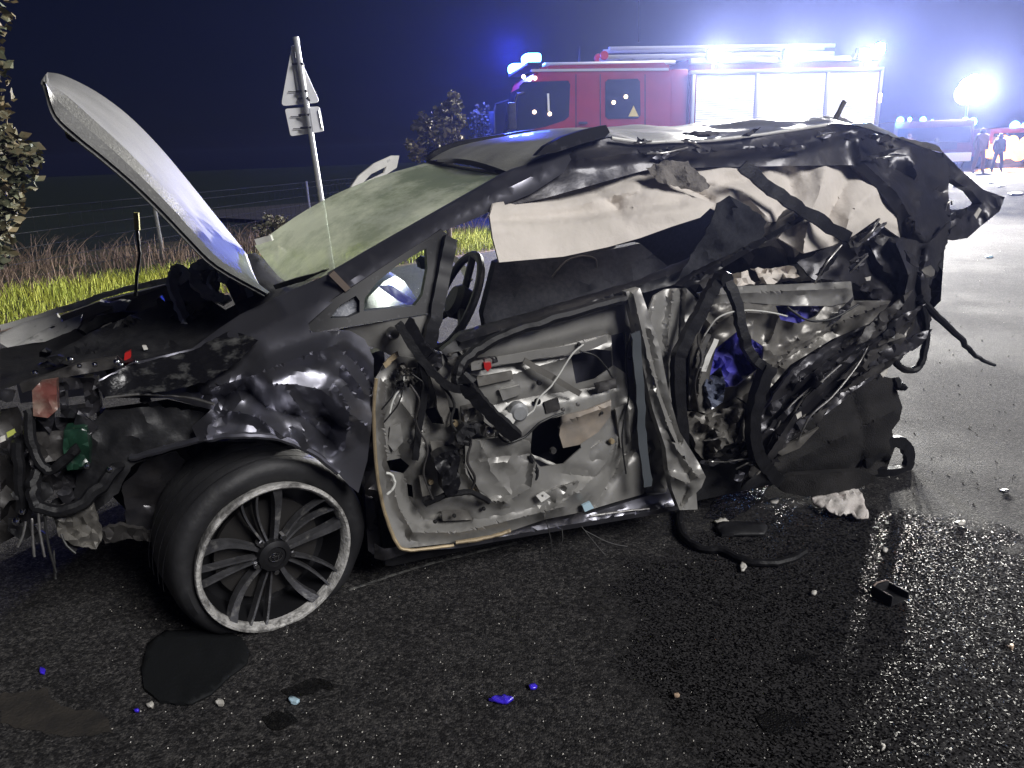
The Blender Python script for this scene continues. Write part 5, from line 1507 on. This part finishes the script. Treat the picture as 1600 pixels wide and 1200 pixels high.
def plate(name, pts, r, dy, m, t=.012):
    P = [SP(x, y, dy) for x, y in pts]
    n_ = len(P)
    Q = []
    for i in range(n_):
        a, b_, c = P[i - 1], P[i], P[(i + 1) % n_]
        d1 = (a - b_).normalized() * r
        d2 = (c - b_).normalized() * r
        for k in range(4):
            t_ = k / 3
            Q.append((b_ + d1).lerp(b_, t_).lerp(b_.lerp(b_ + d2, t_), t_))
    n_ = len(Q)
    vs_ = Q + [q + Vector((0, t, 0)) for q in Q]
    fs_ = [tuple(range(n_))[::-1], tuple(range(n_, 2 * n_))] + [(i, (i + 1) % n_, n_ + (i + 1) % n_, n_ + i) for i in range(n_)]
    return mk(name, vs_, fs_, m, sgn, False)


tp = plate('triangle_plate', [(457, 66), (500, 160), (439, 166)], .06, .06, M['signback'])
rp_ = plate('supplementary_plate', [(445, 170), (499, 166), (506, 205), (454, 213)], .03, .06, M['signback'])
strip('rim', [(497, 172, .05), (503, 200, .05)], M['galv'], rp_, .010, conv=lambda x, y, v: SP(x, y, v), sub=2)
strip('stiffener', [(458, 72, .04), (461, 100, .04), (470, 160, .04)], M['galv'], tp, .018, flat=(1, .6), conv=lambda x, y, v: SP(x, y, v), sub=2)
for (x, y) in ((461, 100), (467, 143), (470, 154), (471, 180), (474, 200)):
    MB().tube([SP(x - 4, y, .02), SP(x + 12, y - 1, -.03), SP(x + 13, y + 3, .02)], .014, 6).build('clamp', M['darkwire'], sgn)
for (x, y) in ((450, 143), (454, 182), (458, 201)):
    MB().tube([SP(x, y, .045), SP(x + 16, y, .045)], .005, 5).build('bolt', M['darkwire'], sgn)

# ------------------------------------------------------------------ wire fence
fb0, fb1 = G(256, 402), G(487, 352)
fdir = (fb1 - fb0)
fdir.z = 0
fdir.normalize()
fen = empty('wire_fence', (fb0.x, fb0.y, 0))
tag(fen, 'wire mesh fence on slim grey posts along the dark field', 'fence')
f0 = Vector((fb0.x, fb0.y, 0))
gap = (fb1 - fb0).length
for k in range(-2, 4):
    p = fdir * gap * k
    hgt = .98
    MB().tube([p + Vector((0, 0, -.1)), p + Vector((-.02, 0, hgt))], .030, 8).build('post', M['postgrey'], fen)
M['fwire'] = mat('fence_wire', (.012, .013, .013), .8)
for h in (.12, .3, .48, .66, .84, .95):
    MB().tube([fdir * gap * -2.2 + Vector((0, 0, h)), fdir * gap * 3.2 + Vector((0, 0, h))], .004, 4).build('strand', M['fwire'], fen)
b = MB()
for k in range(140):
    p = fdir * gap * (-2.2 + 5.4 * k / 139)
    b.tube([p + Vector((0, 0, .02)), p + Vector((0, 0, .95))], .003, 3, caps=False)
tag(b.build('upright_wires', M['fwire'], fen), kind='stuff')


# ------------------------------------------------------------------ trees
def leafmesh(centers, n, size, seed, keep=None):
    r = random.Random(seed)
    vs_, fs_ = [], []
    tot = sum(c[1] ** 2 for c in centers)
    for (c, rad) in centers:
        for _ in range(int(n * rad ** 2 / tot)):
            d = Vector((r.gauss(0, 1), r.gauss(0, 1), r.gauss(0, 1))).normalized() * rad * r.random() ** .45
            p = c + d
            if keep and not keep(p): continue
            s = size * r.uniform(.6, 1.3)
            a = Vector((r.gauss(0, 1), r.gauss(0, 1), r.gauss(0, .6))).normalized()
            bb = a.cross(Vector((r.gauss(0, 1), r.gauss(0, 1), r.gauss(0, 1)))).normalized()
            nn = a.cross(bb) * .2
            i = len(vs_)
            vs_ += [p - a * s, p - a * .2 * s + bb * .62 * s + nn * s, p + a * s, p - a * .2 * s - bb * .62 * s + nn * s, p + a * .25 * s + bb * .42 * s, p + a * .25 * s - bb * .42 * s]
            fs_ += [(i, i + 1, i + 4), (i, i + 4, i + 2), (i, i + 2, i + 5), (i, i + 5, i + 3)]
    return vs_, fs_


def tree(name, label, base, trunk_h, limbs, centers, n, size, m, seed):
    e = empty(name, base)
    tag(e, label, 'tree')
    b_ = MB()
    top_ = Vector((.05, .02, trunk_h))
    b_.tube(catmull([Vector((0, 0, -.1)), Vector((.03, -.02, trunk_h * .4)), top_], 4), [.09 * (1 - .06 * i) * (trunk_h / 2.5) ** .5 for i in range(9)], 8)
    for c in limbs:
        b_.tube(catmull([top_ * .75, top_.lerp(c, .5) + Vector((0, 0, .1)), c], 4), [.035 * (1 - .09 * i) for i in range(9)], 6)
    b_.build('trunk', M['bark'], e)
    vs_, fs_ = leafmesh(centers, n, size, seed)
    mk('crown', vs_, fs_, m, e, False)
    return e


# left tree: only the edge of its crown reaches into the picture
DT = 6.4
base = AT(-130, 300, DT)
base = Vector((base.x, base.y + .3, 0))
cen = []
for (x, y, rpx) in ((-20, 110, 34), (-24, 160, 40), (-18, 195, 30), (-60, 90, 60), (-30, 245, 60), (30, 240, 34), (40, 265, 26), (8, 280, 40), (-10, 310, 44), (0, 340, 32), (-6, 375, 30), (-10, 398, 24), (12, 320, 22), (-70, 200, 80), (-80, 300, 80), (56, 246, 14), (-60, 30, 60), (-90, -40, 90)):
    p = AT(x, y, DT)
    cen.append((p - base, rpx / FPX * DT * 1.0))
tree('maple_tree', 'broad leaved tree at the far left edge with yellowing leaves', base, 2.0, [c[0] for c in cen[::2]], cen, 2900, .045, M['leaf_dusk'], 5)
for nm, lb, D_, blobs, cnt, sd_ in (
        ('young_tree', 'small bushy tree with pale leaves between sign and fire engine', 13.2, ((690, 182, 16), (708, 165, 14), (664, 198, 15), (702, 205, 17), (672, 222, 18), (652, 238, 14), (716, 228, 14), (682, 248, 18), (708, 150, 8), (650, 196, 8), (720, 190, 10), (686, 210, 14), (660, 182, 8), (696, 236, 16), (640, 226, 8)), 2300, 8),
        ('slender_tree', 'thin faint sapling beside the front of the fire engine', 17.5, ((752, 180, 18), (748, 200, 20), (756, 215, 18), (745, 225, 16)), 420, 9),
        ('shrub', 'low twiggy shrub in the weeds left of the windscreen', 11.0, ((425, 350, 16), (410, 360, 14), (440, 345, 12), (418, 340, 8)), 260, 10)):
    c0 = AT(blobs[0][0], blobs[0][1], D_)
    base = Vector((c0.x, c0.y, 0))
    cen = [(AT(x, y, D_ + random.uniform(-.3, .3)) - base, r / FPX * D_) for (x, y, r) in blobs]
    tree(nm, lb, base, max(.3, cen[-1][0].z * .8 if nm != 'young_tree' else 1.0), [c[0] for c in cen], cen, cnt, .05 if nm != 'shrub' else .03, M['leaf_far'], sd_)

# ------------------------------------------------------------------ far end of the road: vehicles, light mast, people
YF = 36.0


def far_engine(name, label, px0, px1, ptop, y, m, lightpx, mast=None):
    a, c = AT(px0, ptop, y), AT(px1, ptop, y)
    w = c.x - a.x
    h = a.z
    e = empty(name, (a.x, y, 0))
    tag(e, label, 'fire engine')
    MB().box((0, 0, .5), (w, 5.5, h), .15).build('body', m, e)
    MB().add([(.15, -.02, h * .55), (w - .15, -.02, h * .55), (w - .2, -.01, h * .86), (.2, -.01, h * .86)], [(0, 1, 2, 3)]).build('windscreen', M['dark_glass'], e)
    MB().box((.05, -.12, .4), (w - .05, .1, .8), .05).build('front_bumper', M['white_p'], e)
    MB().box((w * .2, -.05, .95), (w * .8, .0, 1.3), .02).build('grille', M['black_plastic'], e)
    for yy in (-.25, w + .1):
        MB().box((yy, -.2, h * .5), (yy + .15, -.05, h * .72), .03).build('mirror', M['black_plastic'], e)
    for xx in (.05, w - .35):
        MB().lathe([(0, 0), (.45, .0), (.48, .06), (.48, .3), (0, .3)], 20, Matrix.Translation((xx, .9, .48)) @ Matrix.Rotation(-math.pi / 2, 4, 'Z')).build('wheel', M['tyre'], e)
    for (x, y_, s) in lightpx:
        p = AT(x, y_, y) - Vector((a.x, y, 0))
        MB().lathe([(0, s * .6), (s * .8, s * .5), (s, 0), (s * .8, -s * .5), (0, -s * .6)], 12, Matrix.Translation(p + Vector((0, .2, 0)))).build('blue_beacon', M['blue_far'], e)
    return e


fe1 = far_engine('distant_fire_engine', 'dark distant fire engine with blue roof beacons under the light mast', 1398, 1525, 190, YF, mat('dark_red_paint', (.07, .012, .012), .4), ((1410, 188, .16), (1425, 186, .09), (1446, 187, .14), (1460, 189, .07), (1512, 188, .14), (1524, 190, .18)))
fe2 = far_engine('distant_fire_engine', 'distant red fire engine at the right edge with glaring headlights', 1548, 1640, 200, YF + 2, M['red_paint'], ((1590, 196, .22), (1606, 198, .2)))
for (x, y, s) in ((1540, 224, .2), (1566, 226, .44), (1546, 236, .32), (1592, 236, .46), (1582, 222, .3), (1562, 244, .3), (1604, 226, .4), (1576, 238, .3)):
    o_e = fe2
    p = AT(x, y, YF + 1.3) - Vector(fe2.location)
    MB().lathe([(0, -.05), (s, 0), (s * .8, .1), (0, .14)], 14, Matrix.Translation(p)).build('headlight', M['headlamp_on'], fe2)
pl = AT(1572, 232, YF + .6)
lamp('headlight_lamp', 'SPOT', pl, 30000, (1, .42, .10), .3, None, (pl.x - .6, pl.y - 1.6, -1.2), 84, .5)
pb_ = AT(1412, 186, YF - .3)
lamp('beacon_lamp', 'POINT', pb_, 400, (.08, .35, 1), .3)
# light mast
pm = AT(1515, 140, YF + 1)
mast = empty('light_mast', (pm.x, pm.y, 0))
tag(mast, 'tall mast with glaring white work lights at the far right', 'light mast')
MB().tube([(0, 0, 0), (0, 0, pm.z - .2)], [.09, .05], 8).build('pole', M['galv'], mast)
for k, (x, y, r_) in enumerate(((1508, 146, .50), (1521, 134, .50), (1512, 136, .42), (1517, 146, .40))):
    p = AT(x, y, YF + .9) - Vector((pm.x, pm.y, 0))
    hd = MB().lathe([(r_ * .4, .25), (r_ * .9, .15), (r_, 0), (r_ * .96, -.02)], 20, Matrix.Translation(p)).build('lamp_head', M['alu'], mast)
    MB().lathe([(0, -.09), (r_ * .6, -.07), (r_ * .94, -.02), (r_ * .9, .05)], 20, Matrix.Translation(p)).build('lens', M['tower_on'], hd)
lamp('mast_lamp', 'SPOT', (pm.x, pm.y - .7, pm.z), 36000, (1, .96, .88), .5, None, (2, 4, 0), 110, .5)


def person(label, px, py, y, h, m_top, pose):
    g = G(px, py)
    k = y / g.y
    b0 = AT(px, py, y)
    sc = h / 1.75
    sk = [(0, 0, .93), (0, 0, 1.12), (0, 0, 1.40), (0, 0, 1.50), (0, 0, 1.60), (0, 0, 1.72),
          (.10, 0, .90), (.12 + pose * .05, -.04, .50), (.13 + pose * .1, .02, .08), (.14 + pose * .1, -.12, .03),
          (-.10, 0, .90), (-.12 - pose * .05, -.02, .50), (-.13 - pose * .08, .04, .08), (-.14 - pose * .08, -.1, .03),
          (.19, 0, 1.40), (.25, .02, 1.12), (.24, -.06, .86), (-.19, 0, 1.40), (-.26, .02, 1.12), (-.24, -.08, .88)]
    ed_ = [(0, 1), (1, 2), (2, 3), (3, 4), (4, 5), (0, 6), (6, 7), (7, 8), (8, 9), (0, 10), (10, 11), (11, 12), (12, 13), (2, 14), (14, 15), (15, 16), (2, 17), (17, 18), (18, 19)]
    rad = [.19, .19, .21, .08, .12, .08, .13, .10, .08, .06, .13, .10, .08, .06, .10, .08, .06, .10, .08, .06]
    me_ = bpy.data.meshes.new('person')
    me_.from_pydata([Vector(v) * sc for v in sk], ed_, [])
    o_ = bpy.data.objects.new('person', me_)
    COL.objects.link(o_)
    o_.location = (b0.x, y, 0)
    md = o_.modifiers.new('skin', 'SKIN')
    for i, sv in enumerate(me_.skin_vertices[0].data):
        sv.radius = (rad[i] * sc, rad[i] * sc * .8)
        sv.use_root = (i == 0)
    sb = o_.modifiers.new('sub', 'SUBSURF')
    sb.levels = sb.render_levels = 1
    me_.materials.append(m_top)
    tag(o_, label, 'person')
    MB().lathe([(.0, .0), (.10, .0), (.12, -.03), (.11, -.10), (.06, -.15), (0, -.16)], 14, Matrix.Translation((0, 0, 1.62 * sc)) @ Matrix.Rotation(-math.pi / 2, 4, 'X') @ Matrix.Scale(-1, 4, (0, 1, 0))).build('helmet', M['workdark'], o_)
    return o_


person('person in orange workwear standing before the headlights', 1528, 262, 33.0, 1.85, mat('rust_workwear', (.16, .07, .03), .8), .6)
person('person in dark workwear standing nearer the right edge', 1557, 262, 33.5, 1.6, M['workdark'], 1)

# ------------------------------------------------------------------ things lying on the road


def gpanel(name, pts, m, label, cat, z=.004, thick=.004, sp=9, crumple=0.0, cs=40, seed=1, lift=0.0, jag=0.0, group=None):
    """a piece lying flat on the road, outlined in photo pixels"""
    cx = sum(p[0] for p in pts) / len(pts)
    cy_ = sum(p[1] for p in pts) / len(pts)
    org = G(cx, cy_)

    def cv(x, y, v):
        return G(x, y, 0) - org + Vector((0, 0, v))
    o_ = panel(name, pts, m, None, v=z, sp=sp, crumple=crumple, cs=cs, seed=seed, thick=0, jag=jag, conv=lambda x, y, v: cv(x, y, max(v, .003) + thick))
    me_ = o_.data
    bm_ = bmesh.new()
    bm_.from_mesh(me_)
    if thick:
        r_ = bmesh.ops.extrude_face_region(bm_, geom=bm_.faces[:])
        for e_ in r_['geom']:
            if isinstance(e_, bmesh.types.BMVert): pass
        for v_ in [e_ for e_ in r_['geom'] if isinstance(e_, bmesh.types.BMVert)]:
            v_.co.z = max(v_.co.z - thick, .001)
    bmesh.ops.recalc_face_normals(bm_, faces=bm_.faces)
    bm_.to_mesh(me_)
    bm_.free()
    o_.location = (org.x, org.y, 0)
    tag(o_, label, cat, group)
    return o_


gpanel('cloth_rag', [(1266, 784), (1284, 779), (1300, 770), (1322, 766), (1340, 772), (1350, 790), (1357, 818), (1345, 822), (1330, 812), (1312, 816), (1290, 808), (1272, 796)], M['bag'], 'crumpled stained white cloth below the crushed rear of the car', 'cloth', z=.02, thick=.004, sp=5, crumple=.016, cs=30, jag=1.5)
o = strip('rubber_strip', [(1064, 798, 0), (1062, 818, 0), (1072, 842, 0), (1096, 856, 0), (1130, 860, 0), (1160, 874, 0), (1190, 880, 0), (1225, 877, 0), (1256, 863, 0)], M['rubber'], None, .014, conv=lambda x, y, v: G(x, y, .016))
tag(o, 'long black rubber seal curled on the asphalt below the torn pillar', 'rubber strip')
gpanel('plastic_trim', [(1122, 822), (1130, 820), (1194, 821), (1199, 830), (1194, 839), (1128, 840), (1118, 830)], M['black_plastic'], 'flat black plastic strip beside the curled rubber seal', 'plastic trim', thick=.012)
gpanel('floor_mat', [(222, 1050), (232, 1010), (258, 990), (330, 986), (378, 1000), (391, 1022), (386, 1040), (352, 1070), (330, 1092), (300, 1106), (250, 1100), (226, 1080)], M['mat_black'], 'black flat panel lying below the front wheel', 'panel', thick=.008, crumple=.006, cs=60)
gpanel('dirt_patch', [(0, 1085), (40, 1082), (75, 1076), (80, 1095), (110, 1108), (150, 1112), (172, 1128), (178, 1146), (140, 1152), (90, 1150), (30, 1140), (0, 1130)], M['dirt_patch'], 'sandy brown smear on the asphalt at the lower left', 'dirt', thick=.0, z=.003, jag=3)
gpanel('oil_puddle', [(440, 1080), (470, 1066), (505, 1064), (522, 1075), (490, 1086), (455, 1090)], M['stain'], 'small dark oil puddle right of the black panel', 'puddle', thick=0, jag=4, z=.001)
gpanel('oil_puddle', [(1182, 1122), (1205, 1106), (1225, 1116), (1262, 1122), (1266, 1134), (1240, 1140), (1215, 1152), (1192, 1142)], M['stain'], 'dark oil puddle near the bottom edge, right of centre', 'puddle', thick=0, jag=3, z=.001)
gpanel('oil_puddle', [(410, 1120), (450, 1112), (466, 1128), (440, 1142), (418, 1138)], M['stain'], 'dark oil puddle at the bottom edge, left of centre', 'puddle', thick=0, jag=4, z=.001)
gpanel('oil_puddle', [(1232, 1030), (1256, 1022), (1280, 1026), (1270, 1036), (1240, 1038)], M['stain'], 'thin dark oil streak left of the broken black housing', 'puddle', thick=0, jag=2, z=.001)
gpanel('coolant_puddle', [(1100, 812), (1130, 760), (1160, 720), (1200, 716), (1215, 745), (1180, 790), (1140, 815)], M['wet'], 'glinting wet pool beneath the torn sill', 'puddle', thick=0, jag=3, z=.001)
# broken housing: a small open box
hp = G(1390, 935)
hb = empty('broken_housing', (hp.x, hp.y, 0), .45)
hb.scale = (.8, .8, .6)
tag(hb, 'broken black plastic housing lying alone on the wet asphalt', 'plastic part')
b = MB()
b.box((-.05, -.045, .003), (.05, .045, .012), .003)
b.box((-.052, -.047, .012), (-.044, .047, .065), .003)
b.box((.044, -.047, .012), (.052, .047, .05), .003)
b.box((-.044, .040, .012), (.044, .047, .06), .003)
b.build('shell', M['black_plastic'], hb)
MB().tube([(-.045, .045, .06), (-.02, .05, .068), (.03, .048, .064), (.05, .045, .05)], .004, 6).build('rim', M['rust'], hb)

bits = [  # x, y, half width px, half height px, material, label, category
    (1127, 818, 11, 5, 'white_bit', 'white plastic flake at the end of the black plastic strip', 'fragment'),
    (1210, 786, 9, 4, 'white_bit', 'white scrap left of the stained cloth', 'fragment'),
    (1161, 889, 5, 8, 'white_bit', 'upright cream fragment below the curled rubber seal', 'fragment'),
    (1271, 930, 6, 3, 'white_bit', 'small white fragment left of the broken housing', 'fragment'),
    (1501, 820, 9, 4, 'white_bit', 'white oblong fragment near the right edge', 'fragment'),
    (1382, 863, 5, 3, 'white_bit', 'small white fragment above the broken housing', 'fragment'),
    (1379, 1172, 4, 4, 'white_bit', 'white chip at the bottom edge right of the oil puddle', 'fragment'),
    (1057, 1091, 6, 4, 'tan_bit', 'tan fragment on dark asphalt at lower centre right', 'fragment'),
    (1580, 1015, 4, 5, 'tan_bit', 'tan fragment at the lower right edge', 'fragment'),
    (785, 1097, 19, 6, 'blue_glint', 'larger blue lens glint built as a chip on the asphalt at lower centre', 'glint'),  # this and the other blue ones: lens glints given shape as chips
    (833, 1077, 7, 4, 'blue_glint', 'smaller blue lens glint built as a chip beside the larger blue one', 'glint'),
    (67, 1052, 6, 5, 'blue_glint', 'blue lens glint built as a chip above the sandy smear at lower left', 'glint'),
    (214, 1115, 5, 2, 'blue_glint', 'tiny blue lens glint built as a chip left below the black panel', 'glint'),
    (235, 1105, 8, 5, 'white_bit', 'leftmost of three lamp ghosts built as pale chips below the black panel', 'glint'),  # row of lens ghosts of the floodlights, given shape as pale chips
    (345, 1102, 8, 5, 'white_bit', 'middle of three lamp ghosts built as pale chips below the black panel', 'glint'),
    (460, 1099, 8, 6, 'ltblue', 'rightmost, bluish one of three lamp ghosts built as pale chips', 'glint'),
    (1545, 402, 8, 2, 'ltblue', 'pale blue scrap on the lit road far right', 'fragment'),
    (1588, 303, 14, 4, 'black_plastic', 'dark flat debris on the road at the right edge', 'debris'),
    (1495, 292, 8, 2, 'black_plastic', 'dark debris left of the far flat debris', 'debris'),
    (1563, 291, 8, 2, 'black_plastic', 'dark sliver of debris below the people', 'debris'),
    (1548, 286, 6, 1.5, 'black_plastic', 'second dark sliver of debris below the people', 'debris'),
    (1570, 770, 8, 3, 'crush', 'dark pebble-like debris at the right edge beside the wet pool', 'debris'),
]
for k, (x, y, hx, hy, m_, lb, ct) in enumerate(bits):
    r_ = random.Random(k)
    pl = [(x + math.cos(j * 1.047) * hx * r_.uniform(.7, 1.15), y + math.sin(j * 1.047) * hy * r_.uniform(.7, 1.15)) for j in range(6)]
    gpanel('fragment', pl, M[m_], lb, ct, thick=.008, sp=4, crumple=.004, cs=8, seed=k)  # the glint entries are lens glints and lamp ghosts given shape as chips
# scratch line in the road surface
o = strip('scratch_line', [(545, 922, 0), (640, 890, 0), (730, 866, 0), (808, 848, 0)], M['paintline'], None, .006, flat=(1, .12), conv=lambda x, y, v: G(x, y, .001), up=(0, 0, 1))
tag(o, 'thin pale scratch in the asphalt right of the front wheel', 'scratch')
# crumbs of glass and plastic nobody would count
r_ = random.Random(99)
vs, fs = [], []
for k in range(800):
    if k < 640:
        p = G(r_.uniform(150, 1600), 780 + 420 * r_.random() ** .8)
    else:
        p = G(r_.uniform(1380, 1600), r_.uniform(300, 800))
    s = r_.uniform(.0012, .0042) * (.8 if k < 640 else 1.8)
    i = len(vs)
    for j in range(3):
        a = j * 2.09 + r_.random()
        vs.append(p + Vector((math.cos(a) * s, math.sin(a) * s, .001)))
    vs.append(p + Vector((0, 0, s * 1.3)))
    fs += [(i, i + 1, i + 3), (i + 1, i + 2, i + 3), (i + 2, i, i + 3)]
tag(mk('glass_crumbs', vs, fs, M['white_bit'], None, False), 'scattered tiny crumbs of glass and plastic on the road', 'debris', kind='stuff')

# ------------------------------------------------------------------ haze
hz = bpy.data.materials.new("night_haze")
hz.use_nodes = True
n, l = hz.node_tree.nodes, hz.node_tree.links
n.clear()
out = n.new("ShaderNodeOutputMaterial")
pv = n.new("ShaderNodeVolumePrincipled")
pv.inputs["Color"].default_value = (.34, .42, 1.0, 1)
pv.inputs["Density"].default_value = .0013
pv.inputs["Anisotropy"].default_value = .72
l.new(pv.outputs[0], out.inputs["Volume"])
o = MB().box((-300, -300, -1.2), (400, 400, 8.5)).build('haze', hz, None, False)
tag(o, 'thin night haze lit by the floodlights', 'haze', kind='stuff')
